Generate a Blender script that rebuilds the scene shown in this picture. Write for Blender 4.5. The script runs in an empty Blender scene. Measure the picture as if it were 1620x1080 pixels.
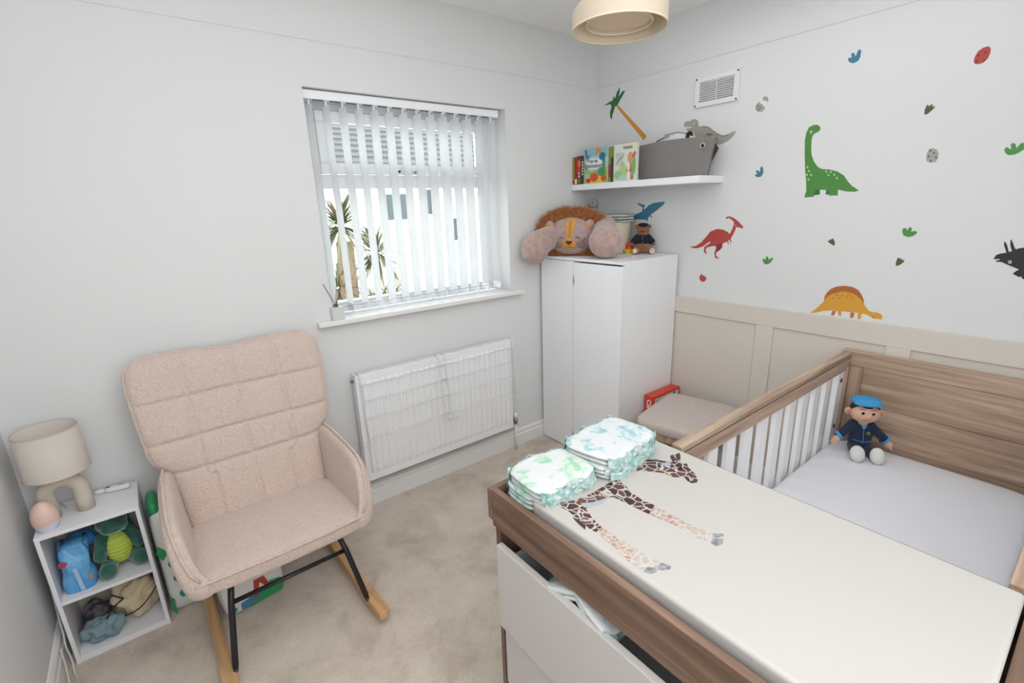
import bpy, bmesh, math, random
from mathutils import Vector, Matrix, Euler, noise
random.seed(7)
sc = bpy.context.scene
COL = sc.collection

# ------------------------------------------------------------ camera, light, exposure
cam_d = bpy.data.cameras.new('camera'); cam = bpy.data.objects.new('camera', cam_d); COL.objects.link(cam)
cam_d.sensor_width = 36.0; cam_d.lens = 757.63 / 1620 * 36.0; cam_d.clip_start = 0.05; cam_d.clip_end = 200
R_ = Vector((0.78722134, -0.61580216, -0.03271494)); U_ = Vector((0.19221376, 0.19462021, 0.96186114)); F_ = Vector((0.58594918, 0.76348587, -0.27157483))
mw = Matrix(((R_.x, U_.x, -F_.x, -2.583), (R_.y, U_.y, -F_.y, -2.361), (R_.z, U_.z, -F_.z, 1.577), (0, 0, 0, 1)))
cam.matrix_world = mw
sc.camera = cam

world = bpy.data.worlds.new('overcast_sky'); sc.world = world; world.use_nodes = True
bg = world.node_tree.nodes['Background']
bg.inputs['Color'].default_value = (0.93, 0.97, 1.0, 1); bg.inputs['Strength'].default_value = 9.0

def area(name, loc, rot, sx, sy, power, col=(1, 1, 1)):
    l = bpy.data.lights.new(name, 'AREA'); l.shape = 'RECTANGLE'; l.size = sx; l.size_y = sy; l.energy = power; l.color = col
    o = bpy.data.objects.new(name, l); COL.objects.link(o); o.location = loc; o.rotation_euler = rot
    return o
sun_d = bpy.data.lights.new('sun', 'SUN'); sun_d.energy = 2.2; sun_d.angle = math.radians(8)
sun = bpy.data.objects.new('sun', sun_d); COL.objects.link(sun); sun.rotation_euler = (math.radians(42), 0, math.radians(15))
# added fill lamps, out of view, standing in for bounced room light
area('ceiling_fill_light', (-1.55, -1.35, 2.46), (0, 0, 0), 2.6, 1.4, 13, (0.97, 0.985, 1.0))
area('upward_fill_light', (-2.2, -2.4, 1.9), (math.radians(180), 0, 0), 0.6, 0.4, 18, (0.97, 0.985, 1.0))  # added fill lamp aimed up to brighten the ceiling
area('rear_fill_light', (-2.3, -2.93, 1.7), (math.radians(90), 0, 0), 1.4, 1.4, 22, (0.97, 0.985, 1.0))

sc.view_settings.view_transform = 'Standard'; sc.view_settings.look = 'None'
sc.view_settings.gamma = 1.0; sc.view_settings.use_curve_mapping = False
sc.view_settings.exposure = -0.28

# ------------------------------------------------------------ materials
def lin(h):
    h = h.lstrip('#'); c = [int(h[i:i+2], 16) / 255 for i in (0, 2, 4)]
    return tuple((x / 12.92 if x <= 0.04045 else ((x + 0.055) / 1.055) ** 2.4) for x in c) + (1,)
MC = {}
def nm(name):
    m = bpy.data.materials.new(name); m.use_nodes = True
    nt = m.node_tree; return m, nt, nt.nodes['Principled BSDF']
def noise_node(nt, scale, detail=3, rough=.5, coord='Object', stretch=None, dist=0.0):
    tc = nt.nodes.new('ShaderNodeTexCoord'); n = nt.nodes.new('ShaderNodeTexNoise')
    n.inputs['Scale'].default_value = scale; n.inputs['Detail'].default_value = detail; n.inputs['Roughness'].default_value = rough; n.inputs['Distortion'].default_value = dist
    if stretch:
        mp = nt.nodes.new('ShaderNodeMapping'); mp.inputs['Scale'].default_value = stretch
        nt.links.new(tc.outputs[coord], mp.inputs['Vector']); nt.links.new(mp.outputs['Vector'], n.inputs['Vector'])
    else: nt.links.new(tc.outputs[coord], n.inputs['Vector'])
    return n
def bump(nt, b, src, strength, dist):
    bn = nt.nodes.new('ShaderNodeBump'); bn.inputs['Strength'].default_value = strength; bn.inputs['Distance'].default_value = dist
    nt.links.new(src, bn.inputs['Height']); nt.links.new(bn.outputs['Normal'], b.inputs['Normal'])
def ramp(nt, src, stops):
    r = nt.nodes.new('ShaderNodeValToRGB'); e = r.color_ramp.elements
    while len(e) < len(stops): e.new(0.5)
    for i, (p, c) in enumerate(stops): e[i].position = p; e[i].color = c if len(c) == 4 else c + (1,)
    nt.links.new(src, r.inputs['Fac']); return r
def plain(name, hexc, rough=.5, metal=0, bs=None, bstr=.3, bd=.001, mott=None, sheen=0, stretch=None, detail=3):
    """one-colour material, optional fine relief (bs = bump scale) and mottling (second colour, scale)"""
    if name in MC: return MC[name]
    m, nt, b = nm(name); b.inputs['Base Color'].default_value = lin(hexc); b.inputs['Roughness'].default_value = rough; b.inputs['Metallic'].default_value = metal
    if sheen: b.inputs['Sheen Weight'].default_value = sheen
    if mott:
        n = noise_node(nt, mott[1], 4, .6); r = ramp(nt, n.outputs['Fac'], [(.38, lin(hexc)), (.64, lin(mott[0]))]); nt.links.new(r.outputs['Color'], b.inputs['Base Color'])
    if bs:
        n = noise_node(nt, bs, detail, .6, stretch=stretch); bump(nt, b, n.outputs['Fac'], bstr, bd)
    MC[name] = m; return m
def wood(name, c1, c2, c3, axis, rough=.55, scale=1.0):
    if name in MC: return MC[name]
    m, nt, b = nm(name); st = {'x': (1.3, 24, 24), 'y': (24, 1.3, 24), 'z': (24, 24, 1.3)}[axis]
    st = tuple(s * scale for s in st)
    n = noise_node(nt, 1.6, 8, .62, stretch=st, dist=.6)
    r = ramp(nt, n.outputs['Fac'], [(.30, lin(c1)), (.5, lin(c2)), (.68, lin(c3))])
    n2 = noise_node(nt, 2.2, 3, .5, stretch=tuple(s * .22 for s in st), dist=1.5)
    mx = nt.nodes.new('ShaderNodeMix'); mx.data_type = 'RGBA'; mx.blend_type = 'MULTIPLY'; mx.inputs[0].default_value = .8
    r2 = ramp(nt, n2.outputs['Fac'], [(.35, (.72, .70, .68, 1)), (.6, (1, 1, 1, 1))])
    nt.links.new(r.outputs['Color'], mx.inputs[6]); nt.links.new(r2.outputs['Color'], mx.inputs[7]); nt.links.new(mx.outputs[2], b.inputs['Base Color'])
    b.inputs['Roughness'].default_value = rough; bump(nt, b, n.outputs['Fac'], .15, .0006)
    MC[name] = m; return m

W_WALL = plain('white_wall_paint', '#e2e3e3', .85, bs=180, bstr=.05)
W_CEIL = plain('ceiling_paint', '#efeeec', .9)
W_GLOSS = plain('white_gloss_paint', '#eeedeb', .35)
W_UPVC = plain('white_upvc', '#e6e9ec', .3)
W_LAM = plain('white_laminate', '#f6f7f9', .32)
W_MEL = plain('white_melamine', '#ececf0', .4)
DADO = plain('beige_panel_paint', '#dad2c8', .6, bs=120, bstr=.04)
RAD = plain('white_radiator_enamel', '#f3f4f5', .3)
BLACKM = plain('black_powder_coat', '#17181b', .4)
BLACK = plain('black_print', '#14120f', .6)
WHITE = plain('white_plastic', '#e9e9ec', .3)
CHROME = plain('brushed_metal', '#9a9a98', .3, 1)
CARPET, _nt, _b = nm('beige_carpet')
_n = noise_node(_nt, 5.0, 5, .66, dist=.35); _r = ramp(_nt, _n.outputs['Fac'], [(.30, lin('#c8b8a8')), (.5, lin('#e2d3c3')), (.70, lin('#f0e1d2'))])
_n2 = noise_node(_nt, 260, 2, .7); _r2 = ramp(_nt, _n2.outputs['Fac'], [(.3, (.72, .72, .72, 1)), (.7, (1.12, 1.12, 1.12, 1))])
_mx = _nt.nodes.new('ShaderNodeMix'); _mx.data_type = 'RGBA'; _mx.blend_type = 'MULTIPLY'; _mx.inputs[0].default_value = .8
_nt.links.new(_r.outputs['Color'], _mx.inputs[6]); _nt.links.new(_r2.outputs['Color'], _mx.inputs[7]); _nt.links.new(_mx.outputs[2], _b.inputs['Base Color'])
_b.inputs['Roughness'].default_value = .95; _b.inputs['Sheen Weight'].default_value = .2
bump(_nt, _b, _n2.outputs['Fac'], .8, .006)
BOUCLE = plain('pink_beige_boucle', '#d9c5ba', .95, bs=110, bstr=1.0, bd=.006, mott=('#cdb8ad', 130), sheen=.3)
WOODX = wood('lit_oak_along_x', '#937b68', '#b89d87', '#cdb6a1', 'x')  # lighter copy of the oak: light on the cot put into the colour
WOODY = wood('lit_oak_along_y', '#937b68', '#b89d87', '#cdb6a1', 'y')
WOODZ = wood('lit_oak_along_z', '#937b68', '#b89d87', '#cdb6a1', 'z')
DWX = wood('shaded_oak_along_x', '#5d4536', '#7c6150', '#927562', 'x')  # darker copy of the oak: shade on the dresser put into the colour
DWY = wood('shaded_oak_along_y', '#5d4536', '#7c6150', '#927562', 'y')
DWZ = wood('shaded_oak_along_z', '#5d4536', '#7c6150', '#927562', 'z')
BEECH = wood('light_beech', '#bb8a5b', '#d3a675', '#dcb486', 'y', .45)
GREYFAB = plain('grey_linen_fabric', '#8e8b87', .95, bs=160, bstr=.6, bd=.002, mott=('#827e7a', 260), stretch=(1, 1, 6))

def glassy(name):
    m = bpy.data.materials.new(name); m.use_nodes = True; nt = m.node_tree; nt.nodes.clear()
    o = nt.nodes.new('ShaderNodeOutputMaterial'); t = nt.nodes.new('ShaderNodeBsdfTransparent'); g = nt.nodes.new('ShaderNodeBsdfGlossy'); g.inputs['Roughness'].default_value = .02
    x = nt.nodes.new('ShaderNodeMixShader'); f = nt.nodes.new('ShaderNodeFresnel'); f.inputs['IOR'].default_value = 1.45
    t.inputs['Color'].default_value = (.95, .97, .96, 1)
    nt.links.new(f.outputs[0], x.inputs[0]); nt.links.new(t.outputs[0], x.inputs[1]); nt.links.new(g.outputs[0], x.inputs[2]); nt.links.new(x.outputs[0], o.inputs['Surface'])
    return m
GLASS = glassy('window_glass')
SLAT = bpy.data.materials.new('translucent_blind_fabric'); SLAT.use_nodes = True
_nt = SLAT.node_tree; _b = _nt.nodes['Principled BSDF']; _b.inputs['Base Color'].default_value = (.9, .91, .92, 1); _b.inputs['Roughness'].default_value = .8
_t = _nt.nodes.new('ShaderNodeBsdfTranslucent'); _t.inputs['Color'].default_value = (.93, .94, .95, 1); _x = _nt.nodes.new('ShaderNodeMixShader'); _x.inputs[0].default_value = .8
_nt.links.new(_b.outputs[0], _x.inputs[1]); _nt.links.new(_t.outputs[0], _x.inputs[2]); _nt.links.new(_x.outputs[0], _nt.nodes['Material Output'].inputs['Surface'])

# ------------------------------------------------------------ mesh helpers
ORI = {}
class MB:
    def __init__(s): s.v = []; s.f = []; s.m = []
    def add(s, vs, fs, mi=0):
        b = len(s.v); s.v += [Vector(p) for p in vs]; s.f += [tuple(b + i for i in f) for f in fs]; s.m += [mi] * len(fs); return s
    def box(s, x0, x1, y0, y1, z0, z1, mi=0, M=None):
        x0, x1 = min(x0, x1), max(x0, x1); y0, y1 = min(y0, y1), max(y0, y1); z0, z1 = min(z0, z1), max(z0, z1)
        vs = [Vector(p) for p in ((x0, y0, z0), (x1, y0, z0), (x1, y1, z0), (x0, y1, z0), (x0, y0, z1), (x1, y0, z1), (x1, y1, z1), (x0, y1, z1))]
        if M: vs = [M @ p for p in vs]
        return s.add(vs, [(0, 3, 2, 1), (4, 5, 6, 7), (0, 1, 5, 4), (1, 2, 6, 5), (2, 3, 7, 6), (3, 0, 4, 7)], mi)
    def tube(s, pts, r, n=8, mi=0, closed=False, flat=1.0):
        pts = [Vector(p) for p in pts]; N = len(pts); rs = r if isinstance(r, (list, tuple)) else [r] * N
        vs = []; up = None
        for i, p in enumerate(pts):
            a = pts[(i - 1) % N] if (closed or i > 0) else p; c = pts[(i + 1) % N] if (closed or i < N - 1) else p
            t = (c - a).normalized()
            if up is None: up = t.orthogonal().normalized()
            up = (up - t * up.dot(t)); up = up.normalized() if up.length > 1e-6 else t.orthogonal().normalized()
            w = t.cross(up)
            for k in range(n):
                q = 2 * math.pi * k / n; vs.append(p + (up * math.cos(q) + w * math.sin(q) * flat) * rs[i])
        fs = []
        for i in range(N if closed else N - 1):
            j = (i + 1) % N
            for k in range(n): fs.append((i * n + k, i * n + (k + 1) % n, j * n + (k + 1) % n, j * n + k))
        if not closed: fs.append(tuple(range(n - 1, -1, -1))); fs.append(tuple((N - 1) * n + k for k in range(n)))
        return s.add(vs, fs, mi)
    def ell(s, c, r, M=None, nu=20, nv=12, mi=0, p=1.0, disp=0, dfreq=10, e2=None):
        c = Vector(c); r = (r, r, r) if not isinstance(r, (tuple, list)) else r
        e2 = p if e2 is None else e2
        sg = lambda x, e: math.copysign(abs(x) ** e, x)
        vs = []
        for i in range(nv + 1):
            th = -math.pi / 2 + math.pi * i / nv
            if i in (0, nv): ring = [(0, 0, math.sin(th))]
            else: ring = [(sg(math.cos(th), p) * sg(math.cos(2 * math.pi * k / nu), e2), sg(math.cos(th), p) * sg(math.sin(2 * math.pi * k / nu), e2), sg(math.sin(th), p)) for k in range(nu)]
            for q in ring:
                q = Vector((q[0] * r[0], q[1] * r[1], q[2] * r[2]))
                if disp: q *= 1 + disp * noise.noise((q + c) * dfreq)
                if M: q = M @ q
                vs.append(c + q)
        fs = []
        for k in range(nu): fs.append((0, 1 + (k + 1) % nu, 1 + k))
        for i in range(nv - 2):
            for k in range(nu):
                a = 1 + i * nu; b = a + nu; fs.append((a + k, a + (k + 1) % nu, b + (k + 1) % nu, b + k))
        top = len(vs) - 1; a = 1 + (nv - 2) * nu
        for k in range(nu): fs.append((a + k, a + (k + 1) % nu, top))
        return s.add(vs, fs, mi)
    def lathe(s, prof, c=(0, 0, 0), n=32, mi=0, M=None):
        c = Vector(c); vs = []; fs = []
        for r, z in prof:
            for k in range(n):
                q = 2 * math.pi * k / n; p = Vector((r * math.cos(q), r * math.sin(q), z)); vs.append(c + (M @ p if M else p))
        for i in range(len(prof) - 1):
            for k in range(n): fs.append((i * n + k, i * n + (k + 1) % n, (i + 1) * n + (k + 1) % n, (i + 1) * n + k))
        fs.append(tuple(range(n - 1, -1, -1))) if prof[0][0] > 1e-4 and not s_open(prof) else None
        fs.append(tuple((len(prof) - 1) * n + k for k in range(n))) if prof[-1][0] > 1e-4 and not s_open(prof) else None
        return s.add(vs, [f for f in fs if f], mi)
    def prism(s, poly, fn, d0, d1, mi=0):
        """poly: 2-D outline, fn(a, b, d) -> point"""
        n = len(poly); ar = sum(poly[i][0] * poly[(i + 1) % n][1] - poly[(i + 1) % n][0] * poly[i][1] for i in range(n))
        vs = [fn(a, b, d0) for a, b in poly] + [fn(a, b, d1) for a, b in poly]
        from mathutils.geometry import tessellate_polygon
        tri = tessellate_polygon([[Vector((a, b, 0)) for a, b in poly]])
        fs = [tuple(t) for t in tri] + [tuple(n + i for i in reversed(t)) for t in tri] + [(i, (i + 1) % n, n + (i + 1) % n, n + i) for i in range(n)]
        return s.add(vs, fs, mi)
    def grid(s, fn, nu, nv, mi=0, wrap=False):
        vs = [fn(i / nu, j / nv) for j in range(nv + 1) for i in range(nu + (0 if wrap else 1))]; w = nu if wrap else nu + 1
        fs = [(j * w + i, j * w + (i + 1) % w, (j + 1) * w + (i + 1) % w, (j + 1) * w + i) for j in range(nv) for i in range(nu)]
        return s.add(vs, fs, mi)
    def build(s, name, mats, parent=None, smooth=False, bevel=0, seg=2, local=False, fix=True, remesh=0, relax=0, sub=0, ang=None):
        me = bpy.data.meshes.new(name); mats = mats if isinstance(mats, (list, tuple)) else [mats]
        if local: off = Vector((0, 0, 0))
        elif parent is not None: off = ORI.get(parent.name, Vector((0, 0, 0)))
        else:
            xs = [p.x for p in s.v]; ys = [p.y for p in s.v]; zs = [p.z for p in s.v]; off = Vector(((min(xs) + max(xs)) / 2, (min(ys) + max(ys)) / 2, min(zs)))
        me.from_pydata([p - off for p in s.v], [], s.f)
        for m in mats: me.materials.append(m)
        me.polygons.foreach_set('material_index', s.m)
        if fix:
            bm = bmesh.new(); bm.from_mesh(me); bmesh.ops.recalc_face_normals(bm, faces=bm.faces); bm.to_mesh(me); bm.free()
        me.polygons.foreach_set('use_smooth', [bool(smooth)] * len(me.polygons)); me.update()
        o = bpy.data.objects.new(name, me); COL.objects.link(o)
        if parent is not None: o.parent = parent
        elif not local: o.location = off
        ORI[o.name] = off
        if bevel:
            b = o.modifiers.new('bevel', 'BEVEL'); b.width = bevel; b.segments = seg; b.limit_method = 'ANGLE'; b.angle_limit = math.radians(35); b.harden_normals = False
            me.polygons.foreach_set('use_smooth', [False] * len(me.polygons)) if not smooth else None
        if remesh:
            r = o.modifiers.new('remesh', 'REMESH'); r.mode = 'VOXEL'; r.voxel_size = remesh; r.use_smooth_shade = True
            if relax: q = o.modifiers.new('relax', 'SMOOTH'); q.iterations = relax; q.factor = .5
        if sub:
            q = o.modifiers.new('subdivision', 'SUBSURF'); q.levels = q.render_levels = sub
        return o
def s_open(prof): return True
def thing(name, label, cat, loc=(0, 0, 0), group=None, rotz=0, kind=None):
    o = bpy.data.objects.new(name, None); COL.objects.link(o); o.location = loc; o.rotation_euler = (0, 0, rotz); o.empty_display_size = .05
    if label: o['label'] = label
    if cat: o['category'] = cat
    if group: o['group'] = group
    if kind: o['kind'] = kind
    ORI[o.name] = Vector(loc); return o
def tag(o, label=None, cat=None, group=None, kind=None):
    if label: o['label'] = label
    if cat: o['category'] = cat
    if group: o['group'] = group
    if kind: o['kind'] = kind
    return o
def struct(o): o['kind'] = 'structure'; return o
def copy_tree(o, parent=None):
    c = o.copy(); COL.objects.link(c); c.parent = parent
    for ch in list(o.children): copy_tree(ch, c)
    return c
def rot(ax, deg): return Matrix.Rotation(math.radians(deg), 3, ax)
def frame_of(fwd, up=(0, 0, 1)):
    """3x3 matrix whose columns are right, up, towards-viewer for text laid on a surface with outward normal fwd"""
    n = Vector(fwd).normalized(); u = Vector(up); u = (u - n * u.dot(n)).normalized(); r = u.cross(n)
    return Matrix((r, u, n)).transposed()
def text(name, s, size, pos, M, mat_, parent=None, ext=.0006, sx=1.0, align='CENTER', local=False, bold=0.0):
    cu = bpy.data.curves.new(name, 'FONT'); cu.body = s; cu.size = size; cu.extrude = ext; cu.align_x = align; cu.align_y = 'CENTER'; cu.resolution_u = 3; cu.offset = bold
    t = bpy.data.objects.new(name, cu); COL.objects.link(t)
    dg = bpy.context.evaluated_depsgraph_get(); me = bpy.data.meshes.new_from_object(t.evaluated_get(dg)); bpy.data.objects.remove(t)
    me.name = name; off = Vector((0, 0, 0)) if (local or parent is None) else ORI.get(parent.name, Vector((0, 0, 0)))
    for v in me.vertices: v.co = M @ Vector((v.co.x * sx, v.co.y, v.co.z)) + Vector(pos) - off
    me.materials.clear(); me.materials.append(mat_)
    o = bpy.data.objects.new(name, me); COL.objects.link(o); o.parent = parent; ORI[o.name] = off; return o
DECALS = {
 'diplodocus': [('green',[(-1.336,1.571),(-1.341,1.6),(-1.337,1.636),(-1.325,1.693),(-1.314,1.765),(-1.307,1.828),(-1.309,1.862),(-1.318,1.885),(-1.337,1.892),(-1.354,1.89),(-1.365,1.88),(-1.368,1.869),(-1.361,1.86),(-1.345,1.854),(-1.339,1.848),(-1.336,1.831),(-1.339,1.79),(-1.344,1.762),(-1.357,1.733),(-1.377,1.707),(-1.395,1.696),(-1.429,1.691),(-1.462,1.68),(-1.49,1.661),(-1.508,1.636),(-1.527,1.615),(-1.557,1.594),(-1.542,1.589),(-1.512,1.591),(-1.479,1.6),(-1.474,1.602),(-1.477,1.576),(-1.442,1.576),(-1.435,1.602),(-1.394,1.604),(-1.378,1.594),(-1.377,1.573)]),('dark_green',[(-1.378,1.595),(-1.384,1.605),(-1.399,1.604),(-1.402,1.583),(-1.378,1.58)]),('dark_green',[(-1.427,1.603),(-1.436,1.602),(-1.44,1.581),(-1.426,1.582)]),('white',[(-1.337,1.861),(-1.337,1.859),(-1.335,1.857),(-1.333,1.856),(-1.33,1.856),(-1.328,1.858),(-1.326,1.86),(-1.325,1.863),(-1.325,1.865),(-1.327,1.867),(-1.329,1.868),(-1.332,1.868),(-1.334,1.866),(-1.336,1.864)]),('black',[(-1.336,1.861),(-1.336,1.859),(-1.335,1.858),(-1.334,1.858),(-1.333,1.858),(-1.332,1.858),(-1.331,1.86),(-1.33,1.861),(-1.33,1.863),(-1.331,1.864),(-1.332,1.864),(-1.333,1.864),(-1.334,1.863),(-1.335,1.862)]),('pale_green',[(-1.337,1.71),(-1.338,1.706),(-1.336,1.703),(-1.332,1.704),(-1.329,1.708),(-1.329,1.712),(-1.331,1.714),(-1.334,1.714)]),('pale_green',[(-1.346,1.692),(-1.347,1.688),(-1.345,1.685),(-1.341,1.686),(-1.338,1.689),(-1.338,1.694),(-1.34,1.696),(-1.343,1.695)]),('pale_green',[(-1.357,1.674),(-1.358,1.67),(-1.356,1.667),(-1.352,1.668),(-1.35,1.672),(-1.349,1.676),(-1.351,1.678),(-1.354,1.678)]),('pale_green',[(-1.34,1.675),(-1.34,1.671),(-1.339,1.669),(-1.335,1.669),(-1.332,1.673),(-1.332,1.677),(-1.333,1.68),(-1.337,1.679)]),('pale_green',[(-1.349,1.654),(-1.349,1.65),(-1.347,1.647),(-1.344,1.648),(-1.341,1.652),(-1.34,1.656),(-1.342,1.658),(-1.346,1.658)]),('pale_green',[(-1.42,1.684),(-1.421,1.68),(-1.419,1.678),(-1.416,1.679),(-1.413,1.682),(-1.412,1.686),(-1.414,1.689),(-1.417,1.688)]),('pale_green',[(-1.439,1.682),(-1.439,1.678),(-1.438,1.675),(-1.434,1.676),(-1.432,1.679),(-1.431,1.683),(-1.433,1.686),(-1.436,1.685)]),('pale_green',[(-1.431,1.668),(-1.432,1.664),(-1.43,1.662),(-1.427,1.663),(-1.424,1.666),(-1.424,1.67),(-1.425,1.673),(-1.429,1.672)]),('pale_green',[(-1.454,1.668),(-1.455,1.664),(-1.453,1.662),(-1.45,1.663),(-1.448,1.666),(-1.447,1.67),(-1.449,1.672),(-1.452,1.672)]),('pale_green',[(-1.467,1.652),(-1.468,1.648),(-1.466,1.646),(-1.463,1.647),(-1.46,1.65),(-1.46,1.654),(-1.461,1.657),(-1.465,1.656)])],
 'tyrannosaur': [('grey',[(-0.658,1.977),(-0.66,1.994),(-0.665,2.002),(-0.697,2.001),(-0.707,2.008),(-0.726,2.007),(-0.741,1.997),(-0.747,1.982),(-0.751,1.965),(-0.782,1.965),(-0.81,1.957),(-0.834,1.938),(-0.864,1.917),(-0.891,1.904),(-0.913,1.903),(-0.939,1.909),(-0.968,1.917),(-0.957,1.895),(-0.929,1.872),(-0.895,1.86),(-0.869,1.858),(-0.851,1.857),(-0.804,1.869),(-0.76,1.884),(-0.733,1.919),(-0.722,1.935),(-0.702,1.946),(-0.683,1.95),(-0.676,1.962),(-0.705,1.965),(-0.705,1.971)]),('bone',[(-0.66,1.975),(-0.705,1.971),(-0.708,1.965),(-0.677,1.963)]),('white',[(-0.724,1.983),(-0.724,1.981),(-0.722,1.979),(-0.721,1.979),(-0.718,1.979),(-0.716,1.98),(-0.715,1.982),(-0.714,1.984),(-0.715,1.986),(-0.716,1.988),(-0.718,1.989),(-0.72,1.988),(-0.722,1.987),(-0.723,1.985)]),('black',[(-0.722,1.982),(-0.721,1.981),(-0.721,1.981),(-0.72,1.98),(-0.719,1.98),(-0.718,1.981),(-0.717,1.982),(-0.717,1.983),(-0.717,1.984),(-0.717,1.985),(-0.718,1.985),(-0.72,1.985),(-0.721,1.984),(-0.721,1.984)]),('dark_grey',[(-0.838,1.914),(-0.837,1.912),(-0.831,1.91),(-0.823,1.91),(-0.814,1.911),(-0.806,1.913),(-0.8,1.916),(-0.797,1.919),(-0.799,1.922),(-0.805,1.923),(-0.813,1.924),(-0.822,1.922),(-0.83,1.92),(-0.836,1.917)]),('dark_grey',[(-0.785,1.959),(-0.784,1.957),(-0.781,1.957),(-0.779,1.96),(-0.78,1.963),(-0.783,1.962)]),('dark_grey',[(-0.797,1.957),(-0.796,1.954),(-0.793,1.955),(-0.791,1.958),(-0.793,1.96),(-0.795,1.96)]),('dark_grey',[(-0.809,1.953),(-0.808,1.95),(-0.805,1.951),(-0.804,1.954),(-0.805,1.956),(-0.808,1.956)]),('dark_grey',[(-0.82,1.946),(-0.819,1.943),(-0.816,1.944),(-0.815,1.947),(-0.816,1.949),(-0.819,1.949)]),('dark_grey',[(-0.83,1.937),(-0.829,1.935),(-0.826,1.935),(-0.824,1.938),(-0.826,1.941),(-0.828,1.94)]),('dark_grey',[(-0.841,1.929),(-0.84,1.926),(-0.837,1.927),(-0.835,1.93),(-0.836,1.932),(-0.839,1.932)]),('dark_grey',[(-0.851,1.92),(-0.85,1.918),(-0.848,1.918),(-0.846,1.921),(-0.847,1.924),(-0.85,1.923)]),('dark_grey',[(-0.863,1.913),(-0.862,1.91),(-0.859,1.91),(-0.858,1.913),(-0.859,1.916),(-0.861,1.916)]),('dark_grey',[(-0.874,1.906),(-0.873,1.903),(-0.871,1.904),(-0.869,1.906),(-0.87,1.909),(-0.873,1.909)]),('dark_grey',[(-0.887,1.9),(-0.886,1.898),(-0.883,1.898),(-0.882,1.901),(-0.883,1.904),(-0.886,1.903)]),('dark_grey',[(-0.9,1.897),(-0.899,1.895),(-0.896,1.895),(-0.895,1.898),(-0.896,1.9),(-0.898,1.9)]),('dark_grey',[(-0.912,1.897),(-0.911,1.895),(-0.908,1.895),(-0.907,1.898),(-0.908,1.9),(-0.911,1.9)]),('dark_grey',[(-0.924,1.899),(-0.923,1.896),(-0.921,1.897),(-0.919,1.899),(-0.92,1.902),(-0.923,1.902)])],
 'palm_tree': [('orange',[(-0.162,2.162),(-0.181,2.165),(-0.406,1.959),(-0.384,1.937)]),('dark_green',[(-0.061,2.181),(-0.081,2.191),(-0.11,2.2),(-0.134,2.203),(-0.138,2.226),(-0.153,2.21),(-0.163,2.241),(-0.188,2.269),(-0.186,2.237),(-0.179,2.215),(-0.208,2.24),(-0.232,2.242),(-0.209,2.213),(-0.186,2.187),(-0.173,2.166),(-0.154,2.164),(-0.145,2.143),(-0.132,2.118),(-0.128,2.091),(-0.115,2.107),(-0.112,2.135),(-0.123,2.164),(-0.12,2.181),(-0.091,2.185)])],
 'pterosaur': [('blue',[(-0.305,1.479),(-0.335,1.497),(-0.393,1.518),(-0.398,1.536),(-0.392,1.546),(-0.359,1.561),(-0.357,1.574),(-0.377,1.565),(-0.409,1.557),(-0.418,1.552),(-0.405,1.543),(-0.41,1.528),(-0.427,1.542),(-0.444,1.556),(-0.482,1.569),(-0.559,1.574),(-0.55,1.557),(-0.518,1.534),(-0.486,1.513),(-0.46,1.499),(-0.472,1.482),(-0.464,1.48),(-0.456,1.492),(-0.44,1.478),(-0.441,1.457),(-0.435,1.457),(-0.43,1.466),(-0.391,1.469),(-0.336,1.471)])],
 'parasaurolophus': [('red',[(-0.745,1.312),(-0.784,1.32),(-0.814,1.34),(-0.84,1.369),(-0.867,1.403),(-0.906,1.418),(-0.939,1.415),(-0.965,1.405),(-0.981,1.392),(-0.993,1.417),(-1.001,1.444),(-0.997,1.459),(-0.978,1.473),(-0.965,1.478),(-0.958,1.471),(-0.951,1.476),(-0.958,1.485),(-0.977,1.485),(-1.003,1.473),(-1.023,1.459),(-1.054,1.43),(-1.05,1.423),(-1.032,1.427),(-1.014,1.43),(-1.009,1.409),(-0.999,1.385),(-0.988,1.364),(-0.97,1.351),(-0.946,1.34),(-0.944,1.317),(-0.93,1.301),(-0.912,1.288),(-0.913,1.269),(-0.93,1.261),(-0.927,1.255),(-0.907,1.26),(-0.901,1.287),(-0.912,1.319),(-0.901,1.325),(-0.875,1.32),(-0.851,1.313),(-0.846,1.294),(-0.857,1.282),(-0.847,1.28),(-0.836,1.29),(-0.837,1.316),(-0.85,1.326),(-0.87,1.339),(-0.872,1.349),(-0.853,1.338),(-0.827,1.318),(-0.799,1.308),(-0.771,1.306)]),('dark_red',[(-0.971,1.35),(-0.975,1.353),(-0.983,1.339),(-0.979,1.338)]),('dark_red',[(-0.985,1.361),(-0.989,1.365),(-0.996,1.349),(-0.991,1.348)]),('dark_red',[(-0.908,1.322),(-0.913,1.335),(-0.943,1.34),(-0.943,1.317),(-0.929,1.303),(-0.913,1.291)]),('white',[(-1.014,1.438),(-1.013,1.436),(-1.011,1.435),(-1.009,1.436),(-1.008,1.438),(-1.009,1.44),(-1.011,1.441),(-1.013,1.44)])],
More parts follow.
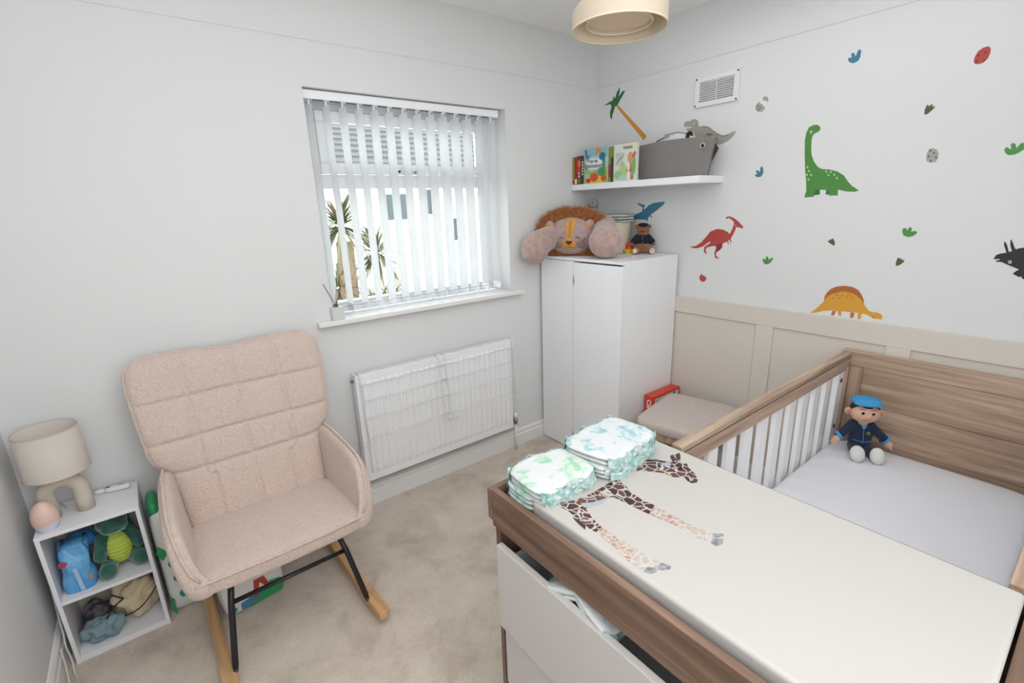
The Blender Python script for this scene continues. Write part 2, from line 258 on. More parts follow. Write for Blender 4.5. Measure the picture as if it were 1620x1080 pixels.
 'spinosaur': [('sail',[(-1.484,1.083),(-1.483,1.11),(-1.491,1.13),(-1.503,1.147),(-1.518,1.158),(-1.539,1.166),(-1.566,1.17),(-1.593,1.167),(-1.616,1.156),(-1.631,1.137),(-1.642,1.117),(-1.648,1.092),(-1.632,1.11),(-1.603,1.131),(-1.56,1.137),(-1.512,1.12),(-1.493,1.092)]),('brown',[(-1.51,1.094),(-1.51,1.096),(-1.489,1.096),(-1.489,1.094)]),('brown',[(-1.511,1.101),(-1.511,1.103),(-1.49,1.106),(-1.49,1.104)]),('brown',[(-1.513,1.109),(-1.513,1.111),(-1.493,1.116),(-1.492,1.114)]),('brown',[(-1.515,1.116),(-1.516,1.117),(-1.497,1.126),(-1.496,1.123)]),('brown',[(-1.519,1.122),(-1.52,1.124),(-1.503,1.134),(-1.501,1.132)]),('brown',[(-1.524,1.128),(-1.525,1.13),(-1.51,1.142),(-1.508,1.14)]),('brown',[(-1.529,1.134),(-1.531,1.135),(-1.518,1.149),(-1.515,1.148)]),('brown',[(-1.536,1.138),(-1.537,1.139),(-1.526,1.155),(-1.524,1.154)]),('brown',[(-1.543,1.142),(-1.544,1.142),(-1.536,1.16),(-1.534,1.159)]),('brown',[(-1.55,1.144),(-1.552,1.145),(-1.546,1.163),(-1.544,1.162)]),('brown',[(-1.558,1.146),(-1.56,1.146),(-1.557,1.165),(-1.554,1.165)]),('brown',[(-1.565,1.147),(-1.567,1.147),(-1.567,1.166),(-1.565,1.166)]),('brown',[(-1.573,1.147),(-1.575,1.147),(-1.578,1.165),(-1.575,1.165)]),('brown',[(-1.581,1.145),(-1.583,1.145),(-1.588,1.163),(-1.585,1.164)]),('brown',[(-1.588,1.143),(-1.59,1.143),(-1.598,1.16),(-1.595,1.161)]),('brown',[(-1.595,1.14),(-1.597,1.139),(-1.607,1.155),(-1.605,1.156)]),('brown',[(-1.601,1.136),(-1.603,1.135),(-1.615,1.149),(-1.613,1.151)]),('brown',[(-1.607,1.131),(-1.608,1.13),(-1.623,1.143),(-1.621,1.144)]),('brown',[(-1.612,1.126),(-1.613,1.125),(-1.629,1.135),(-1.628,1.137)]),('brown',[(-1.616,1.12),(-1.617,1.118),(-1.634,1.127),(-1.633,1.129)]),('brown',[(-1.619,1.114),(-1.62,1.112),(-1.638,1.118),(-1.637,1.12)]),('brown',[(-1.621,1.107),(-1.622,1.105),(-1.641,1.108),(-1.64,1.111)]),('amber',[(-1.43,1.021),(-1.453,1.043),(-1.483,1.084),(-1.492,1.103),(-1.511,1.125),(-1.559,1.142),(-1.603,1.136),(-1.632,1.115),(-1.648,1.093),(-1.67,1.066),(-1.685,1.062),(-1.703,1.063),(-1.719,1.057),(-1.724,1.047),(-1.723,1.035),(-1.709,1.035),(-1.689,1.035),(-1.673,1.045),(-1.651,1.051),(-1.644,1.046),(-1.643,1.024),(-1.632,1.021),(-1.63,1.05),(-1.617,1.052),(-1.593,1.051),(-1.562,1.048),(-1.565,1.026),(-1.554,1.026),(-1.547,1.049),(-1.522,1.047),(-1.483,1.038),(-1.455,1.025)]),('sail',[(-1.525,1.045),(-1.522,1.022),(-1.535,1.024),(-1.541,1.047)]),('sail',[(-1.6,1.05),(-1.601,1.023),(-1.614,1.024),(-1.617,1.048)]),('black',[(-1.694,1.041),(-1.694,1.039),(-1.693,1.038),(-1.691,1.038),(-1.691,1.04),(-1.691,1.042),(-1.692,1.043),(-1.694,1.042)]),('ochre',[(-1.539,1.125),(-1.538,1.122),(-1.535,1.12),(-1.531,1.119),(-1.529,1.12),(-1.53,1.123),(-1.533,1.125),(-1.537,1.126)]),('ochre',[(-1.561,1.126),(-1.56,1.124),(-1.557,1.122),(-1.553,1.121),(-1.551,1.122),(-1.552,1.124),(-1.555,1.126),(-1.559,1.127)]),('ochre',[(-1.585,1.13),(-1.584,1.128),(-1.581,1.126),(-1.577,1.125),(-1.575,1.126),(-1.576,1.128),(-1.579,1.13),(-1.583,1.131)]),('ochre',[(-1.525,1.108),(-1.524,1.105),(-1.521,1.103),(-1.517,1.102),(-1.515,1.103),(-1.515,1.105),(-1.519,1.108),(-1.523,1.109)]),('ochre',[(-1.553,1.113),(-1.552,1.111),(-1.549,1.109),(-1.545,1.108),(-1.543,1.109),(-1.544,1.111),(-1.547,1.113),(-1.551,1.114)]),('ochre',[(-1.582,1.119),(-1.582,1.116),(-1.578,1.114),(-1.575,1.113),(-1.573,1.114),(-1.573,1.117),(-1.577,1.119),(-1.58,1.12)]),('ochre',[(-1.604,1.12),(-1.603,1.118),(-1.6,1.116),(-1.596,1.115),(-1.594,1.116),(-1.595,1.118),(-1.598,1.12),(-1.602,1.121)])],
 'triceratops': [('charcoal',[(-2.035,1.322),(-2.04,1.338),(-2.05,1.344),(-2.067,1.348),(-2.08,1.355),(-2.094,1.365),(-2.108,1.369),(-2.13,1.378),(-2.166,1.383),(-2.2,1.37),(-2.23,1.332),(-2.21,1.326),(-2.217,1.268),(-2.202,1.267),(-2.192,1.301),(-2.166,1.295),(-2.17,1.256),(-2.153,1.252),(-2.146,1.271),(-2.137,1.25),(-2.123,1.257),(-2.12,1.265),(-2.116,1.26),(-2.096,1.272),(-2.103,1.282),(-2.11,1.289),(-2.09,1.298),(-2.075,1.305),(-2.059,1.313),(-2.046,1.313),(-2.041,1.317),(-2.053,1.32),(-2.051,1.324)]),('charcoal',[(-2.066,1.347),(-2.062,1.359),(-2.056,1.373),(-2.053,1.385),(-2.055,1.389),(-2.062,1.378),(-2.07,1.356),(-2.074,1.349)]),('charcoal',[(-2.08,1.354),(-2.072,1.374),(-2.069,1.393),(-2.07,1.398),(-2.076,1.386),(-2.084,1.368),(-2.089,1.361)]),('white',[(-2.086,1.315),(-2.086,1.312),(-2.085,1.31),(-2.083,1.309),(-2.081,1.308),(-2.079,1.309),(-2.077,1.311),(-2.076,1.314),(-2.076,1.316),(-2.077,1.319),(-2.079,1.32),(-2.081,1.32),(-2.084,1.319),(-2.085,1.317)]),('black',[(-2.082,1.314),(-2.082,1.313),(-2.082,1.312),(-2.081,1.311),(-2.08,1.311),(-2.079,1.311),(-2.078,1.313),(-2.078,1.314),(-2.078,1.316),(-2.078,1.317),(-2.079,1.317),(-2.08,1.318),(-2.081,1.317),(-2.082,1.316)])],
 'blue_large_footprint': [('blue',[(-1.44,2.137),(-1.443,2.144),(-1.454,2.141),(-1.45,2.154),(-1.453,2.161),(-1.462,2.156),(-1.468,2.142),(-1.474,2.164),(-1.481,2.167),(-1.486,2.16),(-1.486,2.137),(-1.48,2.123),(-1.463,2.118),(-1.447,2.126)])],
 'blue_small_footprint': [('blue',[(-1.088,1.686),(-1.089,1.693),(-1.1,1.695),(-1.09,1.707),(-1.094,1.713),(-1.105,1.709),(-1.111,1.7),(-1.112,1.726),(-1.119,1.73),(-1.127,1.717),(-1.129,1.696),(-1.119,1.68),(-1.103,1.678)])],
 'green_footprint_low': [('leaf_green',[(-1.172,1.267),(-1.177,1.273),(-1.187,1.264),(-1.188,1.28),(-1.193,1.284),(-1.199,1.28),(-1.204,1.266),(-1.216,1.278),(-1.223,1.279),(-1.224,1.27),(-1.214,1.253),(-1.201,1.243),(-1.183,1.244),(-1.175,1.256)])],
 'green_footprint_high': [('leaf_green',[(-1.738,1.421),(-1.74,1.433),(-1.749,1.435),(-1.754,1.424),(-1.76,1.436),(-1.766,1.438),(-1.77,1.431),(-1.768,1.42),(-1.782,1.423),(-1.79,1.419),(-1.787,1.41),(-1.777,1.401),(-1.762,1.397),(-1.745,1.404)])],
 'green_footprint_edge': [('leaf_green',[(-1.995,1.718),(-2.0,1.726),(-2.009,1.719),(-2.014,1.716),(-2.009,1.733),(-2.014,1.739),(-2.022,1.733),(-2.026,1.719),(-2.035,1.735),(-2.043,1.735),(-2.053,1.729),(-2.048,1.715),(-2.036,1.703),(-2.025,1.697),(-2.009,1.697),(-1.999,1.707)])],
 'dark_footprint_high': [('khaki',[(-1.74,1.877),(-1.739,1.891),(-1.743,1.908),(-1.749,1.907),(-1.75,1.901),(-1.757,1.908),(-1.762,1.907),(-1.761,1.898),(-1.767,1.9),(-1.77,1.895),(-1.761,1.885),(-1.751,1.875),(-1.744,1.873)])],
 'dark_footprint_left': [('khaki',[(-1.462,1.369),(-1.469,1.374),(-1.471,1.379),(-1.476,1.377),(-1.482,1.385),(-1.486,1.378),(-1.493,1.367),(-1.494,1.352),(-1.489,1.351),(-1.476,1.359)])],
 'dark_footprint_right': [('khaki',[(-1.739,1.275),(-1.736,1.286),(-1.739,1.306),(-1.744,1.312),(-1.748,1.304),(-1.753,1.309),(-1.756,1.3),(-1.764,1.302),(-1.764,1.294),(-1.754,1.282),(-1.742,1.274)])],
 'red_half_egg': [('red',[(-0.82,1.138),(-0.824,1.152),(-0.834,1.164),(-0.839,1.15),(-0.851,1.156),(-0.854,1.145),(-0.865,1.146),(-0.863,1.129),(-0.852,1.117),(-0.836,1.117),(-0.825,1.126)])],
 'red_egg': [('red',[(-1.858,2.038),(-1.859,2.051),(-1.865,2.068),(-1.878,2.077),(-1.892,2.078),(-1.899,2.068),(-1.9,2.054),(-1.896,2.037),(-1.885,2.025),(-1.872,2.024),(-1.862,2.028)]),('dark_red',[(-1.872,2.053),(-1.872,2.05),(-1.869,2.049),(-1.866,2.051),(-1.864,2.055),(-1.865,2.058),(-1.868,2.059),(-1.871,2.057)]),('dark_red',[(-1.891,2.057),(-1.891,2.054),(-1.888,2.054),(-1.885,2.056),(-1.883,2.059),(-1.884,2.062),(-1.886,2.063),(-1.889,2.061)]),('dark_red',[(-1.891,2.033),(-1.89,2.03),(-1.888,2.029),(-1.885,2.031),(-1.883,2.035),(-1.884,2.038),(-1.886,2.039),(-1.889,2.037)]),('dark_red',[(-1.871,2.034),(-1.871,2.031),(-1.868,2.03),(-1.865,2.032),(-1.863,2.036),(-1.864,2.039),(-1.867,2.04),(-1.87,2.038)])],
 'grey_egg': [('light_grey',[(-1.772,1.709),(-1.772,1.727),(-1.777,1.741),(-1.788,1.745),(-1.801,1.738),(-1.809,1.723),(-1.81,1.705),(-1.804,1.691),(-1.79,1.69),(-1.777,1.695)]),('dark_grey',[(-1.785,1.736),(-1.785,1.733),(-1.782,1.731),(-1.779,1.733),(-1.777,1.737),(-1.778,1.74),(-1.781,1.741),(-1.784,1.739)]),('dark_grey',[(-1.798,1.726),(-1.797,1.722),(-1.795,1.721),(-1.792,1.723),(-1.79,1.727),(-1.791,1.73),(-1.793,1.731),(-1.796,1.729)]),('dark_grey',[(-1.784,1.714),(-1.783,1.71),(-1.781,1.709),(-1.778,1.711),(-1.776,1.714),(-1.777,1.718),(-1.779,1.719),(-1.782,1.717)]),('dark_grey',[(-1.807,1.708),(-1.806,1.705),(-1.804,1.704),(-1.801,1.706),(-1.799,1.709),(-1.8,1.712),(-1.802,1.714),(-1.805,1.712)]),('dark_grey',[(-1.793,1.696),(-1.792,1.693),(-1.79,1.692),(-1.787,1.693),(-1.785,1.697),(-1.785,1.7),(-1.788,1.701),(-1.791,1.7)])],
 'hatching_egg': [('grey',[(-1.057,2.004),(-1.059,2.022),(-1.068,2.032),(-1.075,2.033),(-1.08,2.022),(-1.09,2.022),(-1.095,2.008),(-1.104,2.007),(-1.102,1.995),(-1.09,1.986),(-1.07,1.991)]),('grey',[(-1.089,2.045),(-1.092,2.053),(-1.104,2.054),(-1.116,2.044),(-1.117,2.033),(-1.11,2.027),(-1.103,2.038),(-1.098,2.034),(-1.092,2.037)]),('white',[(-1.08,2.023),(-1.092,2.034),(-1.103,2.034),(-1.11,2.026),(-1.104,2.009),(-1.096,2.01),(-1.09,2.023)]),('dark_grey',[(-1.069,2.016),(-1.069,2.014),(-1.066,2.013),(-1.063,2.015),(-1.062,2.018),(-1.062,2.02),(-1.065,2.021),(-1.068,2.019)]),('dark_grey',[(-1.085,2.006),(-1.084,2.004),(-1.082,2.003),(-1.079,2.005),(-1.077,2.008),(-1.078,2.01),(-1.081,2.011),(-1.084,2.009)]),('dark_grey',[(-1.077,1.997),(-1.076,1.995),(-1.073,1.994),(-1.07,1.996),(-1.069,1.998),(-1.07,2.001),(-1.073,2.001),(-1.076,2.0)])],
}
GIRAFFE = [('hide',[(-1.663,-1.67),(-1.637,-1.661),(-1.592,-1.652),(-1.582,-1.654),(-1.571,-1.668),(-1.562,-1.69),(-1.55,-1.706),(-1.533,-1.687),(-1.52,-1.68),(-1.514,-1.685),(-1.528,-1.701),(-1.508,-1.686),(-1.491,-1.689),(-1.508,-1.703),(-1.533,-1.718),(-1.535,-1.731),(-1.524,-1.732),(-1.542,-1.749),(-1.551,-1.767),(-1.568,-1.792),(-1.587,-1.802),(-1.602,-1.794),(-1.601,-1.784),(-1.59,-1.767),(-1.612,-1.751),(-1.612,-1.725),(-1.629,-1.7),(-1.646,-1.679)]),('hide',[(-1.917,-1.629),(-1.895,-1.648),(-1.86,-1.659),(-1.816,-1.664),(-1.755,-1.661),(-1.72,-1.665),(-1.726,-1.676),(-1.745,-1.73),(-1.75,-1.759),(-1.745,-1.795),(-1.783,-1.803),(-1.786,-1.777),(-1.789,-1.739),(-1.792,-1.709),(-1.799,-1.702),(-1.835,-1.709),(-1.866,-1.699),(-1.875,-1.696),(-1.89,-1.732),(-1.897,-1.764),(-1.919,-1.769),(-1.921,-1.75),(-1.917,-1.731),(-1.917,-1.715),(-1.912,-1.677)]),('hide_pale',[(-1.745,-1.795),(-1.747,-1.824),(-1.747,-1.865),(-1.743,-1.9),(-1.752,-1.905),(-1.771,-1.872),(-1.781,-1.82),(-1.783,-1.803)]),('hide_pale',[(-1.897,-1.764),(-1.898,-1.809),(-1.898,-1.841),(-1.904,-1.859),(-1.936,-1.871),(-1.929,-1.844),(-1.923,-1.802),(-1.919,-1.769)]),('hide_white',[(-1.743,-1.9),(-1.737,-1.933),(-1.755,-1.941),(-1.765,-1.94),(-1.774,-1.915),(-1.773,-1.873),(-1.752,-1.905)]),('hide_white',[(-1.898,-1.841),(-1.896,-1.87),(-1.891,-1.914),(-1.899,-1.918),(-1.912,-1.911),(-1.928,-1.906),(-1.936,-1.893),(-1.936,-1.871),(-1.904,-1.859)]),('belly',[(-1.869,-1.675),(-1.845,-1.691),(-1.799,-1.702),(-1.835,-1.709),(-1.867,-1.7),(-1.875,-1.691)]),('dark_hair',[(-1.921,-1.7),(-1.917,-1.715),(-1.919,-1.739),(-1.931,-1.748),(-1.928,-1.726),(-1.924,-1.709)]),('dark_hair',[(-1.595,-1.652),(-1.571,-1.668),(-1.559,-1.694),(-1.569,-1.695),(-1.578,-1.673),(-1.597,-1.66)]),('dark_hair',[(-1.522,-1.681),(-1.514,-1.685),(-1.53,-1.701),(-1.548,-1.708),(-1.545,-1.701)]),('dark_hair',[(-1.507,-1.687),(-1.493,-1.69),(-1.51,-1.704),(-1.538,-1.712)]),('belly',[(-1.573,-1.695),(-1.56,-1.695),(-1.559,-1.708),(-1.582,-1.718),(-1.585,-1.706)]),('black',[(-1.558,-1.741),(-1.561,-1.742),(-1.564,-1.743),(-1.567,-1.742),(-1.569,-1.74),(-1.569,-1.738),(-1.568,-1.736),(-1.566,-1.734),(-1.563,-1.732),(-1.56,-1.732),(-1.557,-1.733),(-1.555,-1.734),(-1.555,-1.737),(-1.556,-1.739)]),('dark_hair',[(-1.598,-1.782),(-1.593,-1.791),(-1.574,-1.795),(-1.587,-1.802),(-1.601,-1.796)]),('hoof',[(-1.736,-1.93),(-1.722,-1.944),(-1.726,-1.949),(-1.744,-1.941),(-1.744,-1.934)]),('hoof',[(-1.75,-1.938),(-1.736,-1.954),(-1.75,-1.959),(-1.767,-1.956),(-1.767,-1.943)]),('hoof',[(-1.936,-1.905),(-1.921,-1.902),(-1.911,-1.914),(-1.917,-1.921),(-1.93,-1.917)]),('hoof',[(-1.913,-1.918),(-1.891,-1.912),(-1.885,-1.93),(-1.892,-1.933),(-1.905,-1.926)])]
# ------------------------------------------------------------ the room shell
XL, YB, ZC = -3.08, -2.95, 2.50
WX0, WX1, WZ0, WZ1 = -1.872, -0.766, 1.07, 2.108
m = MB()
m.box(XL - .2, WX0, 0, .26, 0, ZC); m.box(WX1, .2, 0, .26, 0, ZC); m.box(WX0, WX1, 0, .26, 0, WZ0 - .025); m.box(WX0, WX1, 0, .26, WZ1, ZC)
struct(m.build('wall_back', W_WALL))
struct(MB().box(0, .2, YB, 0, 0, ZC).build('wall_right', W_WALL))
struct(MB().box(XL - .2, XL, YB, 0, 0, ZC).build('wall_left', W_WALL))
struct(MB().box(XL - .2, .2, YB - .15, YB, 0, ZC).build('wall_front', W_WALL))
struct(MB().box(XL - .2, .2, YB - .15, .26, -.12, 0).build('floor', CARPET))
struct(MB().box(XL - .2, .2, YB - .15, .26, ZC, ZC + .15).build('ceiling', W_CEIL))
# cove between walls and ceiling: a quarter-round swept along each wall
def cove(name, p0, p1, nrm, h=.16):
    p0, p1, nrm = Vector(p0), Vector(p1), Vector(nrm); prof = [(0, 0)] + [(h * (1 - math.cos(t)) , -h * (1 - math.sin(t))) for t in [math.pi / 2 * i / 8 for i in range(9)]]
    prof = [(-.002, .002), (-.002, -h)] + [(h * (1 - math.cos(math.pi / 2 * i / 20)), -h * (1 - math.sin(math.pi / 2 * i / 20))) for i in range(21)] + [(h, .002)]
    mb = MB(); n = len(prof)
    vs = [p + nrm * a + Vector((0, 0, ZC + b)) for p in (p0, p1) for a, b in prof]
    mb.add(vs, [(i, (i + 1) % n, n + (i + 1) % n, n + i) for i in range(n)] + [tuple(range(n)), tuple(range(2 * n - 1, n - 1, -1))])
    return struct(mb.build(name, W_WALL, smooth=False))
cove('trim_1', (XL, 0, 0), (0, 0, 0), (0, -1, 0)); cove('trim_2', (0, YB, 0), (0, 0, 0), (-1, 0, 0)); cove('trim_3', (XL, YB, 0), (XL, 0, 0), (1, 0, 0))
# thin old picture-rail line around the walls
struct(MB().box(XL, 0, -.004, 0, 2.292, 2.298).build('trim_4', W_WALL)); struct(MB().box(-.004, 0, YB, -.004, 2.292, 2.298).build('trim_5', W_WALL))
# skirting boards with a stepped profile
def skirting(name, p0, p1, nrm, h=.115, t=.018):
    p0, p1, nrm = Vector(p0), Vector(p1), Vector(nrm)
    prof = [(0, 0), (t, 0), (t, h * .66), (t * .75, h * .70), (t * .62, h * .74), (t * .85, h * .78), (t * .80, h * .90), (t * .35, h), (0, h)]
    n = len(prof); vs = [p + nrm * a + Vector((0, 0, b)) for p in (p0, p1) for a, b in prof]
    return struct(MB().add(vs, [(i, (i + 1) % n, n + (i + 1) % n, n + i) for i in range(n)] + [tuple(range(n)), tuple(range(2 * n - 1, n - 1, -1))]).build(name, W_GLOSS))
skirting('baseboard_back', (XL + .018, 0, 0), (-.018, 0, 0), (0, -1, 0)); skirting('baseboard_left', (XL, YB, 0), (XL, 0, 0), (1, 0, 0), .125)
skirting('baseboard_right', (0, YB, 0), (0, 0, 0), (-1, 0, 0))
# dado panelling: backing panels, top rail and flat stiles
da = thing('trim_6', None, None, (0, -1.5, 0), kind='structure')
MB().box(-.018, 0, YB, -.019, .921, 1.017).build('top_rail', DADO, da, bevel=.002)
st = [(-.62, -.53), (-1.273, -1.183), (-1.85, -1.76), (-2.43, -2.34)]
for y0, y1 in st: MB().box(-.018, 0, y0, y1, .115, .921).build('stile', DADO, da, bevel=.002)
ys = [YB] + [v for p in reversed(st) for v in p] + [-.019]
for a, b in zip(ys[0::2], ys[1::2]): MB().box(-.008, 0, a, b, .115, .921).build('panel', DADO, da)

# window: frame, transom, top light with handle, panes
wn = thing('window_1', None, None, (-1.32, .18, WZ0), kind='structure')
y0, y1 = .135, .195
m = MB(); m.box(WX0, WX0 + .075, y0, y1, WZ0, WZ1); m.box(WX1 - .075, WX1, y0, y1, WZ0, WZ1); m.box(WX0 + .075, WX1 - .075, y0, y1, WZ0, WZ0 + .055); m.box(WX0 + .075, WX1 - .075, y0, y1, WZ1 - .065, WZ1)
m.build('window_frame', W_UPVC, wn, bevel=.004)
MB().box(WX0 + .075, WX1 - .075, y0, y1, 1.690, 1.755).build('transom', W_UPVC, wn, bevel=.004)
m = MB(); a0, a1, b0, b1 = WX0 + .075, WX1 - .075, 1.757, WZ1 - .067
m.box(a0, a1, .118, .16, b0, b0 + .05); m.box(a0, a1, .118, .16, b1 - .05, b1); m.box(a0, a0 + .045, .118, .16, b0 + .05, b1 - .05); m.box(a1 - .045, a1, .118, .16, b0 + .05, b1 - .05)
m.build('opening_sash', W_UPVC, wn, bevel=.004)
MB().box(a0 + .04, a1 - .04, .14, .146, b0 + .045, b1 - .045).build('pane', GLASS, wn)
MB().box(a0, a1, .16, .166, WZ0 + .05, 1.692).build('pane', GLASS, wn)
m = MB(); m.box(-1.385, -1.365, .104, .119, 1.762, 1.795); m.tube([(-1.375, .108, 1.778), (-1.375, .088, 1.778), (-1.30, .086, 1.776)], .007, 8); m.build('window_handle', W_UPVC, wn, smooth=True)
for x in (-1.395, -1.30): MB().lathe([(0, 0), (.006, 0), (.006, .006), (0, .007)], (x, .118, 1.772), 12, M=rot('X', 90)).build('lock_cap', BLACK, wn)
m = MB(); m.box(-1.955, -.69, -.045, .0, WZ0 - .026, WZ0); m.box(WX0 + .001, WX1 - .001, 0, .135, WZ0 - .026, WZ0)
struct(m.build('trim_7', W_GLOSS, bevel=.006, seg=3))

# ------------------------------------------------------------ outside: neighbouring house, low roof, palm
OUTW = plain('pale_render', '#d9d9d6', .9, bs=30, bstr=.3); OUTR = plain('grey_roof_tile', '#38383b', .8, mott=('#434245', 20)); OUTG = plain('blue_grey_window_glass', '#2f393e', .7)
PIPE = plain('dark_pipe', '#3c3f43', .5); TERR = plain('tan_pipe', '#a58f80', .6)
struct(MB().box(-14, 22, .6, 30, -2.9, -2.8).build('ground_outside', plain('paving', '#b9b7b2', .9)))
h = thing('neighbouring_house', 'pale rendered house with grey tiled hipped roof seen through the window', 'house', (3.4, 11, -2.8))
MB().box(.2, 9.5, 9.0, 15, -2.8, 2.55).build('wall', OUTW, h)
MB().box(-.1, 9.8, 8.72, 9.0, 2.50, 2.62).build('gutter', plain('white_gutter', '#e8e8e8', .5), h)
def roof_course(mb, x0, x1, k, n, yb, zb, yt, zt, cx, inset):
    f0, f1 = k / n, (k + 1) / n
    def P(f, lift=0.0):
        return (x0 + inset * f, x1 - inset * f, yb + (yt - yb) * f, zb + (zt - zb) * f + lift)
    a = P(f0, .05); b = P(f1, .0); c = P(f0, .0)
    mb.add([(a[0], a[2], a[3]), (a[1], a[2], a[3]), (b[1], b[2], b[3] + .005), (b[0], b[2], b[3] + .005), (c[0], c[2], c[3]), (c[1], c[2], c[3])], [(0, 1, 2, 3), (4, 5, 1, 0), (0, 3, 4), (1, 5, 2)])
m = MB()
for k in range(14): roof_course(m, -.15, 9.85, k, 14, 8.7, 2.6, 12.0, 4.7, 4, 3.0)
m.add([(-.15, 8.7, 2.58), (-.15, 15.3, 2.58), (2.85, 12, 4.7)], [(0, 1, 2)]); m.add([(9.85, 8.7, 2.58), (9.85, 15.3, 2.58), (6.85, 12, 4.7)], [(0, 2, 1)])
tag(m.build('roof_tiles', OUTR, h, fix=False), kind='stuff')
for (xa, xb, za, zb) in ((2.40, 2.95, 1.35, 1.95), (3.35, 3.7, 1.45, 2.05), (4.02, 4.35, .75, 1.32)):
    f = MB().box(xa - .06, xb + .06, 8.94, 9.0, za - .06, zb + .06).build('window', W_UPVC, h); MB().box(xa, xb, 8.92, 8.94, za, zb).build('pane', OUTG, f)
MB().tube([(3.68, 8.9, 2.5), (3.66, 8.9, -2.5)], .05, 8).build('downpipe', TERR, h); MB().tube([(4.36, 8.9, 2.5), (4.44, 8.9, -.4)], .035, 8).build('downpipe', PIPE, h)
g = thing('garden_outbuilding', 'low outbuilding with a tiled lean-to roof below the white house wall', 'outbuilding', (3, 7, -2.8))
MB().box(1.9, 8.5, 6.5, 8.0, -2.8, -.35).build('wall', OUTW, g)
m = MB()
for k in range(7): roof_course(m, 1.8, 8.6, k, 7, 6.4, -.35, 8.3, .38, 4, 0.1)
tag(m.build('roof_tiles', plain('pale_roof_tile', '#a09f9e', .8), g, fix=False), kind='stuff')
for i in range(9):
    x = 2.1 + i * .55; MB().box(x, x + .12, 6.38, 6.46, -.62, -.42).build('vent_brick', plain('slate_blue', '#5a6a74', .7), g)
h2 = thing('far_house', 'distant house with grey roof at the left of the window view', 'house', (-3.8, 17, -2.8))
MB().box(-7, -.6, 16, 19, -2.8, 2.6).build('wall', OUTW, h2)
m = MB()
for k in range(12): roof_course(m, -7.2, -.4, k, 12, 15.7, 2.5, 18.0, 5.3, 4, 1.2)
tag(m.build('roof_tiles', OUTR, h2, fix=False), kind='stuff')
# palm with strappy leaves close to the window
LEAF = plain('palm_leaf', '#263818', .5, mott=('#57582a', 6)); LEAFD = plain('dry_palm_leaf', '#54432b', .7)
p = thing('cordyline_palm', 'green spiky cordyline palm close outside the left of the window', 'palm', (-1.0, 2.3, -2.8))
MB().tube([(-1.0, 2.3, -2.8), (-1.02, 2.32, -.6), (-.98, 2.3, 1.3)], [.14, .11, .08], 10).build('trunk', plain('palm_trunk', '#6c5a48', .9, bs=30, bstr=1, bd=.02), p)
m = MB()
rnd = random.Random(3)
for hx, hy, hz, cnt in ((-1.0, 2.3, 1.45, 170), (-.60, 2.5, 1.15, 150), (-1.05, 2.4, .85, 150), (-.75, 2.2, .55, 150), (-.95, 2.2, .2, 140), (-.45, 2.6, .55, 110)):
    for i in range(cnt):
        az = rnd.uniform(0, 6.283); el = rnd.uniform(-.6, 1.3); L = rnd.uniform(.35, .6); d = Vector((math.cos(az) * math.cos(el), math.sin(az) * math.cos(el), math.sin(el)))
        sd = d.cross(Vector((0, 0, 1))).normalized() * .013; b0 = Vector((hx, hy, hz)); vs = []
        for k in range(5):
            t = k / 4; c = b0 + d * (.05 + L * t) + Vector((0, 0, -.22 * t * t * L / .5)); w = sd * (1 - t * .95) * (1.2 if k else .8); vs += [c - w, c + w]
        m.add(vs, [(2 * k, 2 * k + 1, 2 * k + 3, 2 * k + 2) for k in range(4)], 0 if rnd.random() < .7 else 1)
tag(m.build('leaves', [LEAF, LEAFD], p, fix=False), kind='stuff')

# ------------------------------------------------------------ vertical blind
bl = thing('vertical_blind', 'white vertical fabric blind with open slats hanging in the window', 'blind', (-1.33, .05, 2.1))
MB().box(-1.866, -.795, .026, .072, 2.066, 2.104).build('headrail', W_LAM, bl, bevel=.003)
sx = [-1.838 + i * (1.838 - .846) / 13 for i in range(14)]
ang = math.radians(93)
for i, x in enumerate(sx):
    a = ang - (math.radians(10) if i >= 12 else 0) + random.uniform(-.03, .03); d = Vector((math.cos(a), math.sin(a), 0)); q = Vector((-d.y, d.x, 0)); x2 = x + (.012 if i == 13 else 0)
    def fn(u, v, x2=x2, d=d, q=q):
        z = 1.092 + v * (2.045 - 1.092); return Vector((x2, .05, z)) + d * ((u - .5) * .089) + q * (.003 * math.sin(math.pi * u) + .0015 * math.sin(v * 5 + x2 * 9))
    mb = MB().grid(fn, 4, 14)
    s = mb.build('slat', SLAT, bl, smooth=True, fix=False)
    MB().box(x2 - .004, x2 + .004, .046, .054, 2.045, 2.066).build('hanger', WHITE, s)
    wv = [Vector((x2, .05, 1.094)) + d * e * .042 + q * f * .0018 + Vector((0, 0, g2)) for g2 in (0, .035) for e, f in ((-1, -1), (1, -1), (1, 1), (-1, 1))]
    MB().add(wv, [(0, 3, 2, 1), (4, 5, 6, 7), (0, 1, 5, 4), (1, 2, 6, 5), (2, 3, 7, 6), (3, 0, 4, 7)]).build('bottom_weight', W_LAM, s)
m = MB()
for sgn in (-1, 1):
    for i in range(13):
        a = Vector((sx[i], .05, 1.128)) + Vector((math.cos(ang), math.sin(ang), 0)) * sgn * .04; b = Vector((sx[i + 1], .05, 1.128)) + Vector((math.cos(ang), math.sin(ang), 0)) * sgn * .04
        m.tube([a, (a + b) / 2 - Vector((0, 0, .006)), b], .0012, 5)
tag(m.build('link_chain', plain('grey_chain', '#8c8f92', .4), bl), kind='stuff')
m = MB()
for i in range(13): m.box(sx[i] + .014, sx[i + 1] - .014, .030, .034, 2.060, 2.0655)
tag(m.build('spacer_link', plain('dark_spacer', '#55585c', .5), bl), kind='stuff')
